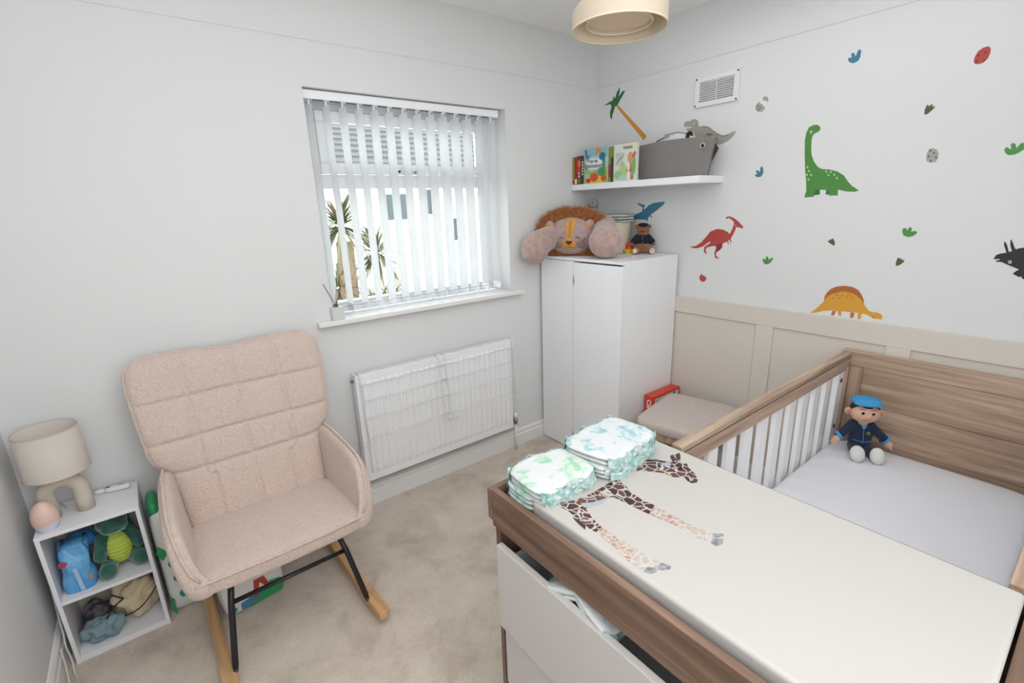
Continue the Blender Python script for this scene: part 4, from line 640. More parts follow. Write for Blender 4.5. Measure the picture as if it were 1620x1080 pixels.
# brown bear with navy jacket
BB = plain('brown_bear_plush', '#9a6a44', .95, bs=90, bstr=.8, bd=.003, mott=('#7c5132', 50), sheen=.4); NV = plain('navy_cloth', '#171b2c', .9)
t = thing('teddy_bear', 'small brown teddy bear in navy jacket and cap on the wardrobe', 'soft toy', (-.085, -.47, H), rotz=math.radians(222))
m = MB(); m.ell((0, 0, .045), (.038, .042, .045)); m.ell((0, 0, .085), (.03, .034, .04))
for sg in (-1, 1):
    limb(m, Vector((.01, sg * .028, .022)), Vector((.070, sg * .048, .022)), .020, .017); limb(m, Vector((0, sg * .03, .10)), Vector((.02, sg * .065, .060)), .016, .013)
m.build('body', BB, t, smooth=True, local=True, remesh=.004, relax=4)
m = MB(); m.ell((.004, 0, .138), (.036, .040, .035)); m.ell((.034, 0, .130), (.016, .019, .015)); m.ell((0, -.036, .162), (.008, .014, .014)); m.ell((0, .036, .162), (.008, .014, .014)); m.build('head', BB, t, smooth=True, local=True, remesh=.003, relax=3)
m = MB(); m.ell((0, 0, .080), (.041, .046, .038))
for sg in (-1, 1): limb(m, Vector((0, sg * .03, .10)), Vector((.014, sg * .056, .072)), .020, .019, 5)
m.build('jacket', NV, t, smooth=True, local=True, remesh=.004, relax=3)
m = MB()
for z in (.068, .085, .1): m.ell((.040, -.004, z), .0032, nu=8, nv=6)
m.build('buttons', plain('silver_button', '#c9c9c9', .3, 1), t, smooth=True, local=True)
m = MB(); m.ell((.004, 0, .174), (.030, .032, .011)); m.ell((.030, 0, .168), (.018, .024, .004)); m.build('cap', NV, t, smooth=True, local=True)
m = MB(); [m.ell((.0495, y, .137), .0035, nu=8, nv=6) for y in (-.012, .012)] and m.ell((.050, 0, .134), (.003, .005, .004), nu=8, nv=6); m.ell((.036, -.014, .146), .003, nu=8, nv=6); m.ell((.036, .014, .146), .003, nu=8, nv=6); m.build('eyes_and_nose', BLACK, t, smooth=True, local=True)
f = MB()
for sg in (-1, 1): f.ell((.086, sg * .0505, .022), (.003, .015, .016), nu=14, nv=8)
f.build('foot_pad', plain('cream_pad', '#e6c8b4', .9), t, smooth=True, local=True)
m = MB(); m.tube([(.0895, .0505 + .004 * math.cos(a), .022 + .008 * math.sin(a)) for a in [i * .7 for i in range(7)]], .0008, 4); m.build('paw_stitching', THREAD, t, local=True)

# ------------------------------------------------------------ upholstered stool and red box
s = thing('upholstered_stool', 'low stool with grey cushioned top between wardrobe and cot', 'stool', (-.335, -1.014, 0), rotz=math.radians(11))
hx, hy = .238, .20
def cush(u, v):
    return None
MB().ell((0, 0, .418), (hx + .008, hy + .008, .036), nu=64, nv=16, p=.35, e2=.22).build('cushion', plain('taupe_seat_fabric', '#cdc2bb', .95, bs=150, bstr=.4, bd=.001, mott=('#c4b8b1', 120)), s, smooth=True, local=True)
MB().tube([(sx_ * (hx + .003), sy_2 * (hy + .003), .408) for sx_, sy_2 in ((-1, -1), (1, -1), (1, 1), (-1, 1))], .004, 6, closed=True).build('piping', plain('taupe_piping', '#b5aaa3', .9), s, local=True)
MB().box(-hx + .01, hx - .01, -hy + .01, hy - .01, .345, .392).build('apron', WOODX, s, local=True, bevel=.003)
for a in (-1, 1):
    for b2 in (-1, 1): MB().tube([(a * (hx - .035), b2 * (hy - .035), .35), (a * (hx - .02), b2 * (hy - .02), 0)], [.022, .014], 10).build('leg', WOODZ, s, smooth=True, local=True)
rb = thing('product_box', 'red cardboard box with white lettering between wardrobe and stool', 'box', (-.17, -.728, 0))
RED = plain('red_card', '#d8452f', .5)
MB().box(-.300, -.028, -.758, -.696, 0, .448).build('carton', RED, rb, bevel=.0012)
MB().box(-.285, -.045, -.7588, -.758, .05, .432).build('front_picture', plain('pale_photo_print', '#d5d8d6', .5), rb)
m = MB(); m.prism(oval(-.235, .395, .045, .02), lambda a, b, d: Vector((a, -.7588 - d, b)), 0, .0005); m.prism(oval(-.13, .385, .03, .03), lambda a, b, d: Vector((a, -.7588 - d, b)), 0, .0005); m.prism([(-.10, .43), (-.07, .43), (-.12, .33), (-.15, .33)], lambda a, b, d: Vector((a, -.7588 - d, b)), 0, .0006); m.build('picture_print', plain('grey_photo_print', '#5b6366', .6), rb)
MF = frame_of((-1, 0, 0)); text('lettering', 'Clev', .042, (-.3006, -.727, .385), MF @ rot('Z', -90), TW, rb, bold=.0008)

# ------------------------------------------------------------ cot
ct = thing('cot', 'oak and white slatted baby cot against the panelled wall', 'cot', (-.72, -1.98, 0))
RY0, RY1, RZT = -1.648, -1.612, .872
FY0, FY1 = -2.372, -2.338
MB().box(-1.415, -.052, RY0, RY1, .797, RZT).build('top_rail', WOODX, ct, bevel=.003)
MB().box(-1.415, -.052, RY0 - .0012, RY0 + .002, .851, .8535).build('rail_groove', plain('dark_groove', '#4a3a2e', .8), ct)
MB().box(-1.415, -.052, FY0, FY1, .797, RZT).build('top_rail', WOODX, ct, bevel=.003)
for yc, nme in ((-1.630, 'a'), (-2.355, 'b')):
    MB().box(-1.415, -.07, yc - .012, yc + .012, .22, .275).build('bottom_rail', W_LAM, ct, bevel=.002)
    for i in range(10):
        x = -.262 - i * .1185; MB().box(x - .0285, x + .0285, yc - .009, yc + .009, .27, .80).build('bar', W_LAM, ct, bevel=.002)
    MB().box(-.158, -.092, yc - .013, yc + .011, .22, .80).build('end_stile', W_LAM, ct, bevel=.002)
m = MB()
for z in (.754, .526): m.lathe([(.010, 0), (.010, .003), (.006, .0032), (.005, .001), (0, .001)], (-.127, -1.6435, z), 16, M=rot('X', 90))
m.build('bolt_cap', plain('bronze_cap', '#6a5548', .4, .6), ct, smooth=True)
MB().box(-.056, -.022, -2.375, -1.61, .812, .884).build('headboard_rail', WOODY, ct, bevel=.003)
MB().box(-.076, -.040, -1.705, -1.655, .08, .812).build('headboard_stile', WOODZ, ct, bevel=.002)
MB().box(-.076, -.040, -2.375, -2.33, .08, .812).build('headboard_stile', WOODZ, ct, bevel=.002)
MB().box(-.092, -.022, -1.655, -1.61, 0, .812).build('post', WOODZ, ct, bevel=.003)
MB().box(-.092, -.022, -2.42, -2.376, 0, .812).build('post', WOODZ, ct, bevel=.003)
for z0, z1 in ((.24, .47), (.472, .640), (.642, .812)): MB().box(-.062, -.045, -2.33, -1.705, z0, z1).build('headboard_panel', WOODY, ct, bevel=.0015)
MB().box(-1.435, -1.415, -2.38, -1.606, .05, .80).build('footboard', WOODY, ct, bevel=.002)
MB().box(-1.40, -.08, -2.33, -1.65, .33, .345).build('mattress_base', W_LAM, ct)
SHEET = plain('light_grey_sheet', '#e2e2e8', .95, bs=5, bstr=.25, bd=.01)
def top(u, v): return Vector((u, v, 0))
mt = tag(MB().ell((-.742, -1.990, .412), (.660, .338, .066), nu=96, nv=24, p=.28, e2=.16).build('cot_mattress', SHEET, smooth=True), 'cot mattress with plain light grey fitted sheet', 'mattress')

# ------------------------------------------------------------ boy doll in the cot corner
SK = plain('doll_skin_plush', '#dcae95', .9, sheen=.3); SKB = plain('doll_blue', '#3f9bd0', .8); NAVY = plain('doll_navy', '#1b2740', .9, sheen=.2); CREAM = plain('doll_white_shoe', '#dddbd7', .9, bs=120, bstr=.3)
d = thing('boy_doll', 'soft boy doll in navy suit and blue cap sitting in the cot corner', 'doll', (-.205, -1.775, .478), rotz=math.radians(212))
m = MB(); m.ell((-.01, 0, .055), (.040, .046, .055)); m.ell((-.02, 0, .100), (.034, .042, .045))
for sg in (-1, 1):
    limb(m, Vector((.0, sg * .022, .024)), Vector((.075, sg * .032, .022)), .025, .021, 7); limb(m, Vector((-.02, sg * .034, .118)), Vector((.010, sg * .078, .076)), .020, .019, 6)
m.build('suit', NAVY, d, smooth=True, local=True, remesh=.0045, relax=4)
for sg in (-1, 1):
    MB().ell((.105, sg * .036, .032), (.023, .028, .036), M=rot('Y', -22), nu=20, nv=14).build('shoe', CREAM, d, smooth=True, local=True)
    MB().lathe([(.0205, -.006), (.0225, 0), (.0205, .006)], (.013, sg * .083, .070), 18, M=rot('X', sg * 48)).build('cuff', SKB, d, smooth=True, local=True)
    m = MB(); m.ell((.022, sg * .096, .054), (.013, .016, .018), M=rot('X', sg * 40))
    for k in range(4): m.ell((.030 - k * .006, sg * (.104 + .002 * k), .040), (.0045, .005, .011), M=rot('X', sg * 35), nu=10, nv=8)
    m.ell((.034, sg * .090, .054), (.005, .005, .011), M=rot('Y', 40), nu=10, nv=8)
    m.build('hand', SK, d, smooth=True, local=True, remesh=.0025, relax=2)
m = MB(); hc = Vector((-.004, 0, .182)); m.ell(hc, (.043, .054, .047), nu=32, nv=20, e2=.95); m.ell(hc + Vector((.044, 0, -.006)), (.008, .009, .008), nu=12, nv=8); m.ell(hc + Vector((-.004, 0, -.05)), (.018, .02, .018))
h_ = m.build('head', SK, d, smooth=True, local=True, remesh=.003, relax=2)
for sg in (-1, 1):
    e = MB().ell(hc + Vector((-.006, sg * .060, -.001)), (.006, .014, .017), nu=18, nv=12).build('ear', SK, d, smooth=True, local=True)
    MB().ell(hc + Vector((-.001, sg * .061, -.001)), (.003, .009, .011), nu=14, nv=10).build('inner_ear', plain('doll_ear_pink', '#c98f78', .9), e, smooth=True, local=True)
def dh(y, z, lift): q = max(0, 1 - (y / .054) ** 2 - (z / .047) ** 2) ** .5; return hc + Vector((.043 * q + lift, y, z))
m = MB()
for sg in (-1, 1): m.ell(dh(sg * .019, .011, 0), (.003, .0095, .0075), nu=16, nv=10)
m.build('eye_white', plain('doll_eye_white', '#f0eeea', .4), d, smooth=True, local=True)
m = MB()
for sg in (-1, 1): m.ell(dh(sg * .019, .011, .0025), (.0022, .0068, .0068), nu=16, nv=10)
m.build('pupil', BLACK, d, smooth=True, local=True)
m = MB(); m.tube([dh(-.014 + .028 * t, -.019 - .006 * math.sin(math.pi * t), .001) for t in [i / 8 for i in range(9)]], .0011, 5); m.build('smile', plain('doll_smile', '#a5614f', .8), d, local=True)
m = MB(); [m.tube([dh(sg * (.010 + .018 * t), .023 + .003 * math.sin(math.pi * t), .001) for t in [i / 5 for i in range(6)]], .0013, 5) for sg in (-1, 1)]; m.ell(hc + Vector((-.010, 0, .014)), (.043, .055, .038), nu=24, nv=14); m.ell(hc + Vector((.026, 0, .036)), (.014, .020, .008), nu=14, nv=8); m.build('hair', plain('doll_brown_hair', '#3d2620', .9), d, smooth=True, local=True)
m = MB(); m.ell(hc + Vector((-.010, 0, .050)), (.048, .056, .016), nu=30, nv=12, p=.8); m.ell(hc + Vector((.022, .002, .046)), (.030, .053, .010), M=rot('Y', -12), nu=30, nv=10, p=.8); m.build('cap', SKB, d, smooth=True, local=True)
m = MB(); m.prism([(-.011, .128), (.011, .128), (.0, .108)], lambda a, b, dd: Vector((.016 + dd, a, b)), 0, .003); m.tube([(.021, 0, .11), (.028, 0, .08), (.032, 0, .058)], .0014, 5); m.tube([(.020, -.036, .060), (.032, 0, .055), (.020, .036, .060)], .0014, 5); m.build('blue_piping', SKB, d, local=True)
MB().ell((.022, .018, .095), (.003, .009, .009), nu=16, nv=8).build('badge', plain('doll_badge', '#6c6a3a', .6), d, smooth=True, local=True)
# ------------------------------------------------------------ changing dresser
dr = thing('changing_dresser', 'oak changing dresser with white drawers beside the cot foot', 'dresser', (-1.70, -1.92, 0))
DX0, DX1, DY0, DY1 = -1.982, -1.452, -2.385, -1.458
TZ = .884; SH = .800
MB().box(DX0, DX0 + .018, DY0, DY1 - .013, SH, TZ).build('tray_front', DWY, dr, bevel=.0015)
MB().box(DX0 + .018, DX1, DY0, DY0 + .018, SH, TZ).build('tray_side', DWX, dr, bevel=.0015)
MB().box(DX0 - .002, DX1, DY1 - .012, DY1 + .004, SH - .004, TZ).build('tray_side', DWX, dr, bevel=.0015)
MB().box(DX1 - .018, DX1, DY0 + .018, DY1 - .012, SH, TZ).build('tray_back', DWY, dr, bevel=.0015)
MB().box(DX0 + .004, DX1, DY0 + .004, DY1 - .006, SH - .026, SH - .0005).build('top_board', DWY, dr, bevel=.001)
MB().box(DX0 + .010, DX1 - .01, DY1 - .026, DY1 - .010, .0, SH - .026).build('side_panel', DWZ, dr, bevel=.001)
MB().box(DX0 + .010, DX1 - .01, DY0 + .010, DY0 + .026, .0, SH - .026).build('side_panel', DWZ, dr, bevel=.001)
MB().box(DX1 - .018, DX1 - .012, DY0 + .026, DY1 - .026, .06, SH - .026).build('back_panel', W_LAM, dr)
MB().box(DX0 + .030, DX1 - .02, DY0 + .026, DY1 - .026, .04, .06).build('bottom_board', DWY, dr)
yl, yr = DY1 - .032, DY0 + .032
def drawer(z0, z1, out):
    xf = DX0 + .012 - out
    dd = MB().box(xf, xf + .018, yr, yl, z0, z1).build('drawer_front', plain('warm_white_drawer', '#cdc8c5', .4), dr, bevel=.0015)
    MB().box(xf + .018, xf + .40, yl - .02, yl - .008, z0 + .02, z1 - .05).box(xf + .018, xf + .40, yr + .008, yr + .02, z0 + .02, z1 - .05).box(xf + .39, xf + .40, yr + .02, yl - .02, z0 + .02, z1 - .05).build('drawer_box', W_MEL, dd)
    MB().box(xf + .018, xf + .39, yr + .02, yl - .02, z0 + .02, z0 + .026).build('drawer_bottom', W_MEL, dd)
drawer(.474, .734, .018); drawer(.262, .470, .002); drawer(.07, .258, .0)

# changing mat with printed giraffe
MATW = plain('cream_wipeable_mat', '#c0bcb7', .38, bs=6, bstr=.12, bd=.008); 
MY1, MY0, MX0, MX1 = -1.592, -2.362, -1.950, -1.474
mat_o = thing('changing_mat', 'cream changing mat with a printed giraffe in the dresser tray', 'changing mat', ((MX0 + MX1) / 2, (MY0 + MY1) / 2, SH))
MB().box(MX0, MX1, MY0, MY1, SH + .001, .9).build('padding', MATW, mat_o, smooth=False, bevel=.009, seg=4)
def voronoi_hide(name, c_spot, c_line, scale, w, c2=None):
    m, nt, b = nm(name); b.inputs['Roughness'].default_value = .35
    tc = nt.nodes.new('ShaderNodeTexCoord'); nn = nt.nodes.new('ShaderNodeTexNoise'); nn.inputs['Scale'].default_value = 60; mx0 = nt.nodes.new('ShaderNodeMix'); mx0.data_type = 'VECTOR'; mx0.inputs[0].default_value = .012
    nt.links.new(tc.outputs['Object'], nn.inputs['Vector']); nt.links.new(tc.outputs['Object'], mx0.inputs[4]); nt.links.new(nn.outputs['Color'], mx0.inputs[5])
    v = nt.nodes.new('ShaderNodeTexVoronoi'); v.feature = 'DISTANCE_TO_EDGE'; v.inputs['Scale'].default_value = scale; nt.links.new(mx0.outputs[1], v.inputs['Vector'])
    r = nt.nodes.new('ShaderNodeValToRGB'); r.color_ramp.elements[0].position = w; r.color_ramp.elements[0].color = lin(c_line); r.color_ramp.elements[1].position = w + .03; r.color_ramp.elements[1].color = lin(c_spot)
    nt.links.new(v.outputs['Distance'], r.inputs['Fac'])
    if c2:
        v2 = nt.nodes.new('ShaderNodeTexVoronoi'); v2.inputs['Scale'].default_value = scale; nt.links.new(mx0.outputs[1], v2.inputs['Vector'])
        sep = nt.nodes.new('ShaderNodeSeparateColor'); nt.links.new(v2.outputs['Color'], sep.inputs[0]); mx = nt.nodes.new('ShaderNodeMix'); mx.data_type = 'RGBA'
        rr = nt.nodes.new('ShaderNodeValToRGB'); rr.color_ramp.elements[0].color = lin(c_spot); rr.color_ramp.elements[1].color = lin(c2); nt.links.new(sep.outputs[0], rr.inputs['Fac'])
        m2 = nt.nodes.new('ShaderNodeMix'); m2.data_type = 'RGBA'; r.color_ramp.elements[0].color = (0, 0, 0, 1); r.color_ramp.elements[1].color = (1, 1, 1, 1)
        nt.links.new(r.outputs['Color'], m2.inputs[0]); m2.inputs[6].default_value = lin(c_line); nt.links.new(rr.outputs['Color'], m2.inputs[7]); nt.links.new(m2.outputs[2], b.inputs['Base Color'])
    else: nt.links.new(r.outputs['Color'], b.inputs['Base Color'])
    return m
GM = {'hide': voronoi_hide('giraffe_spots', '#3b2226', '#c3bdb9', 50, .05, '#6b463b'), 'hide_pale': voronoi_hide('giraffe_pale_spots', '#a98877', '#c6beb8', 75, .07, '#bda596'), 'hide_white': voronoi_hide('giraffe_faint_legs', '#b8aba2', '#c4c0bc', 60, .10),
 'belly': plain('print_belly', '#a9aeb8', .4), 'dark_hair': plain('print_dark_hair', '#43302e', .5), 'black': BLACK, 'hoof': plain('print_hoof', '#707278', .4, mott=('#a3a5a8', 60))}
m = MB(); keys = list(GM)
for i, (c, poly) in enumerate(GIRAFFE):
    m.prism(poly, lambda a, b, dd: Vector((a, b, .9 + dd)), -.0005, .0003 + .00004 * i, keys.index(c))
m.build('giraffe_print', [GM[k] for k in keys], mat_o)

# ------------------------------------------------------------ nappies
NAP = []
def nappy_mat(name, hexs, thr):
    m, nt, b = nm(name); b.inputs['Roughness'].default_value = .9
    n = noise_node(nt, 26, 4, .65); r = ramp(nt, n.outputs['Fac'], [(thr, lin('#d6d8d8')), (thr + .05, lin(hexs[0])), (thr + .12, lin(hexs[1]))]); nt.links.new(r.outputs['Color'], b.inputs['Base Color'])
    n2 = noise_node(nt, 70, 3, .6); bump(nt, b, n2.outputs['Fac'], .6, .004); return m
NAP = [nappy_mat('nappy_mint_print', ('#bcd8cf', '#93c4b3'), .50), nappy_mat('nappy_blue_print', ('#c0d6d8', '#95bcc2'), .52), nappy_mat('nappy_green_print', ('#bfd8c7', '#98c8a5'), .53)]
EDGE = plain('nappy_edge_teal', '#7fb3aa', .9, bs=70, bstr=.6, bd=.004, mott=('#cdd8d6', 48))
def nappy(loc, L, Wd, T, rz, tilt, mi, label, group, seed, wave=.008):
    t = thing('nappy', label, 'nappy', loc, group=group, rotz=math.radians(rz))
    t.rotation_euler = (math.radians(tilt[0]), math.radians(tilt[1]), math.radians(rz))
    rn = random.Random(seed); ph = rn.uniform(0, 6)
    def surf(u, v, sc_, z0, th):
        a = 2 * math.pi * u; b = -math.pi / 2 + math.pi * v
        sg = lambda x, e: math.copysign(abs(x) ** e, x)
        x = sg(math.cos(b), .35) * sg(math.cos(a), .45) * L / 2 * sc_; y = sg(math.cos(b), .35) * sg(math.sin(a), .45) * Wd / 2 * sc_; z = sg(math.sin(b), .7) * th / 2
        z += z0 + wave * (.5 * math.sin(x * 55 + ph) + .5 * noise.noise(Vector((x * 22 + seed, y * 22, 0)))) * (.4 + .6 * (abs(y) / (Wd / 2)))
        x *= 1 + .03 * noise.noise(Vector((y * 30, z * 40, seed))); y *= 1 + .05 * noise.noise(Vector((x * 30, z * 40, seed + 9)))
        return Vector((x, y, z))
    m = MB(); m.grid(lambda u, v: surf(u, v, 1.0, T * .27, T * .56), 44, 8, wrap=True); m.build('outer_fold', NAP[mi], t, smooth=True, local=True, fix=True)
    m = MB(); m.grid(lambda u, v: surf(u, v, .97, T * -.24, T * .5), 44, 8, wrap=True); m.build('inner_fold', NAP[(mi + 1) % 3], t, smooth=True, local=True, fix=True)
    for sg_ in (-1, 1):
        def fr(u, v, sg_=sg_):
            x = -L * .46 + L * .92 * u; e = abs(2 * u - 1) ** 5
            return Vector((x, sg_ * (Wd / 2 * (1.0 - .16 * e) + .0055 * math.sin(x * 230 + ph + 3 * v) * (1 - abs(2 * v - 1)) + .003 * math.sin(x * 90 + seed)), (v - .5) * T * .95 + wave * .5 * math.sin(x * 55 + ph) + .0025 * math.sin(x * 170 + seed)))
        MB().grid(fr, 60, 5).build('leg_frill', EDGE, t, smooth=True, local=True, fix=False)
    return t
ORD = ('lowest folded', 'second from the bottom', 'third from the bottom', 'fourth from the bottom', 'fifth from the bottom', 'sixth from the bottom', 'seventh')
N1 = 6; rn = random.Random(2)
for k in range(N1):
    z = SH + .0225 + k * .0212
    top_ = k == N1 - 1
    nappy((-1.858 + rn.uniform(-.003, .003), -1.537 - .0015 * k - (.022 if z > .902 else 0), z), .190, (.125 if z < .89 else .158), .027, rn.uniform(-4, 4), (rn.uniform(-1.5, 1.5), rn.uniform(-1.5, 1.5)), k % 3,
          'topmost green-printed nappy of the near stack on the dresser' if top_ else ORD[k] + ' nappy of the near stack at the dresser corner', 'nappies in the near stack', 11 + k)
N2 = 7
for k in range(N2):
    z = SH + .0225 + k * .0212
    top_ = k == N2 - 1
    nappy((-1.652 + rn.uniform(-.003, .003), -1.540 - .001 * k - (.03 if z > .902 else 0), z), .245, (.122 if z < .89 else .172), .027, (0 if z < .89 else 6) + rn.uniform(-4, 4), (rn.uniform(-1.5, 1.5), rn.uniform(-1.5, 1.5)), (k + 1) % 3,
          'topmost nappy of the far stack on the dresser' if top_ else ORD[k] + ' nappy of the far stack near the wardrobe', 'nappies in the far stack', 41 + k)
for k, (y, rx, lab) in enumerate(((-1.715, -22, 'green-printed nappy poking out of the drawer, nearest its left end'), (-1.80, 14, 'crumpled nappy poking out of the drawer, nearest its middle'))):
    nappy((DX0 + .055, y, .735), .10, .13, .03, 12 - 20 * k, (rx, 0), (2, 1)[k], lab, 'nappies in the open drawer', 77 + k, .012)

# ------------------------------------------------------------ rocking chair
ch = thing('rocking_chair', 'pink-beige boucle rocking chair on beech rockers by the window', 'chair', (-2.350, -.42, 0), rotz=math.radians(1.2))
CX = -2.350
def hw(v_z):
    pts = [(.42, .262), (.55, .270), (.63, .280), (.655, .302), (.68, .325), (.72, .335), (.80, .341), (.90, .348), (.97, .352), (1.02, .348), (1.045, .334), (1.060, .312), (1.068, .285)]
    if v_z <= pts[0][0]: return pts[0][1]
    for (a, b), (c, d2) in zip(pts, pts[1:]):
        if v_z <= c: t = (v_z - a) / (c - a); return b + (d2 - b) * t
    return pts[-1][1]
def back_pt(u, v, side):
    """u in -1..1 across, v 0..1 up, side +1 front, -1 rear"""
    z = .42 + (1.068 - .42) * v; wdt = hw(z); x = u * wdt
    dip = -.016 * math.exp(-(x / .10) ** 2) * max(0, (v - .75) / .25) ** 2; z2 = z + dip
    y = -.283 + (z - .45) * .30
    rim = (1 - abs(u) ** 6) ** .5 * (1 - max(0, (v - .9) / .1) ** 3) ** .5 if v < 1 else 0
    y -= .035 * (abs(x) / .35) ** 2.2 * min(1, max(0, (z - .6) / .2))  # wings come forward
    if side > 0:
        tz = [.63, .753, .905]; tx = [-.168, 0, .168]
        g = 1.0
        for q in tz: g *= 1 - .75 * math.exp(-((z - q) / .009) ** 2)
        for q in tx: g *= 1 - .8 * math.exp(-((x - q * (1 if z > .6 else .85)) / .009) ** 2)
        cell = 1.0
        zz = [.42] + tz + [1.075]
        for a, b in zip(zz, zz[1:]):
            if a <= z <= b: cell = math.sin(math.pi * (z - a) / (b - a)) ** .4 if 0 < (z - a) / (b - a) < 1 else 0
        return Vector((CX + x, y - (.030 + .011 * g + .006 * cell) * rim, z2))
    return Vector((CX + x, y + .030 * rim, z2))
m = MB(); NU, NV = 120, 130
m.grid(lambda u, v: back_pt(2 * u - 1, v, 1), NU, NV); m.grid(lambda u, v: back_pt(2 * u - 1, v, -1), 40, 40)
m.build('backrest', BOUCLE, ch, smooth=True, fix=False)
# piping around the backrest
pth = [back_pt(-1, v / 40, 1) for v in range(12, 41)] + [back_pt(-1 + 2 * u / 40, 1, 1) for u in range(1, 40)] + [back_pt(1, v / 40, 1) for v in range(40, 11, -1)]
MB().tube(pth, .0055, 8).build('backrest_piping', BOUCLE, ch, smooth=True)
# seat
def seat_pt(u, v):
    a = 2 * math.pi * u; b = -math.pi / 2 + math.pi * v; sg = lambda x, e: math.copysign(abs(x) ** e, x)
    cx_ = sg(math.cos(b), .22) * sg(math.cos(a), .22); cy_2 = sg(math.cos(b), .22) * sg(math.sin(a), .22); z = sg(math.sin(b), .5)
    w = .300 - .030 * (cy_2 + 1) / 2; y = -.494 + .206 * cy_2 - .014 * (1 - cx_ ** 2) * max(0, -cy_2)
    return Vector((CX + cx_ * w, y, .397 + z * .037 + (.012 * (1 - cx_ ** 2) * (1 - cy_2 ** 2) if z > 0 else 0)))
m = MB(); m.grid(seat_pt, 96, 36, wrap=True); m.build('seat', BOUCLE, ch, smooth=True)
MB().tube([Vector((CX + u / 20 * .292, -.698 - .014 * (1 - (u / 20) ** 2), .424)) for u in range(-20, 21)], .0055, 8).build('seat_piping', BOUCLE, ch, smooth=True)
# arms: curved shells, inner top edge leaning out
def arm(sg):
    # stations front -> back, each: y, outer top x, top z, bottom x, bottom z
    S = [(-.696, .270, .434, .266, .366), (-.688, .290, .460, .276, .362), (-.666, .305, .510, .282, .358), (-.644, .312, .558, .284, .354), (-.622, .316, .594, .284, .346), (-.575, .318, .618, .283, .346), (-.50, .316, .630, .281, .346), (-.40, .312, .640, .277, .346), (-.30, .308, .646, .274, .345), (-.24, .298, .652, .268, .35), (-.18, .280, .650, .258, .36)]
    m = MB(); n = 16; T = .030
    rings = []
    for y, tx, tz, bx, bz in S:
        ring = []
        for k in range(n):
            a = 2 * math.pi * k / n; c, s_ = math.cos(a), math.sin(a)
            t = .5 + .5 * math.copysign(abs(s_) ** .45, s_); half = T * (math.copysign(abs(c) ** .7, c))
            bow = .008 * math.sin(math.pi * t)
            x = bx + (tx - bx) * t + half + bow; z = bz + (tz - bz) * t
            ring.append(Vector((CX + sg * x, y, z)))
        rings.append(ring)
    # rounded front cap: shrink first ring
    c0 = sum(rings[0], Vector()) / n; rings.insert(0, [c0 + (p - c0) * .55 + Vector((0, -.012, 0)) for p in rings[0]])
    vs = [p for r in rings for p in r]; K = len(rings)
    m.add(vs, [(i * n + k, i * n + (k + 1) % n, (i + 1) * n + (k + 1) % n, (i + 1) * n + k) for i in range(K - 1) for k in range(n)] + [tuple(range(n)), tuple((K - 1) * n + k for k in range(n))])
    m.build('armrest', BOUCLE, ch, smooth=True, sub=2)
    pts = [Vector((CX + sg * (tx + .004), y, tz + .003)) for y, tx, tz, bx, bz in S]
    pts[0].z -= .005
    MB().tube(pts, .0055, 8).build('arm_piping', BOUCLE, ch, smooth=True)
arm(1); arm(-1)
# black steel frame and beech rockers
RXS = (.262, -.262)
def rock_z(y): t = (y + .42) / .40; return .0005 + .030 * t * t
for sg in (1, -1):
    X0 = CX + sg * .262
    m = MB(); N = 26
    for i in range(N + 1):
        y = -.835 + .80 * i / N; z = rock_z(y); hgt = .044 if i > 4 else (.032 + .003 * i); ww = .019 + (.005 if i < 6 else 0); e = (1 - (1 - min(1, i / 2)) ** 2 * .15)
        m.v += [Vector((X0 - ww * e, y, z)), Vector((X0 + ww * e, y, z)), Vector((X0 + ww * e, y, z + hgt)), Vector((X0 - ww * e, y, z + hgt))]
    for i in range(N):
        a = 4 * i
        for k in range(4): m.f.append((a + k, a + (k + 1) % 4, a + 4 + (k + 1) % 4, a + 4 + k)); m.m.append(0)
    m.f += [(3, 2, 1, 0), tuple(4 * N + k for k in range(4))]; m.m += [0, 0]
    m.build('rocker', BEECH, ch, bevel=.005, seg=3)
    MB().tube([(CX + sg * .185, -.60, .355), (CX + sg * .205, -.645, .27), (CX + sg * .236, -.712, .08), (CX + sg * .239, -.722, .055)], [.011, .011, .011, .007], 10).build('front_leg', BLACKM, ch, smooth=True)
    MB().tube([(CX + sg * .185, -.36, .355), (CX + sg * .205, -.315, .27), (CX + sg * .236, -.20, .08), (CX + sg * .239, -.195, .055)], [.011, .011, .011, .007], 10).build('rear_leg', BLACKM, ch, smooth=True)
    MB().tube([(CX + sg * .185, -.60, .348), (CX + sg * .185, -.36, .348)], .010, 8).build('side_bar', BLACKM, ch, smooth=True)
    m = MB(); m.ell((CX + sg * .238, -.723, .062), .005, nu=10, nv=6); m.ell((CX + sg * .238, -.197, .062), .005, nu=10, nv=6); m.build('bolt', CHROME, ch, smooth=True)
MB().tube([(CX - .205, -.645, .27), (CX + .205, -.645, .27)], .0085, 10).build('cross_bar', BLACKM, ch, smooth=True)
MB().tube([(CX - .205, -.315, .27), (CX + .205, -.315, .27)], .0085, 10).build('cross_bar', BLACKM, ch, smooth=True)

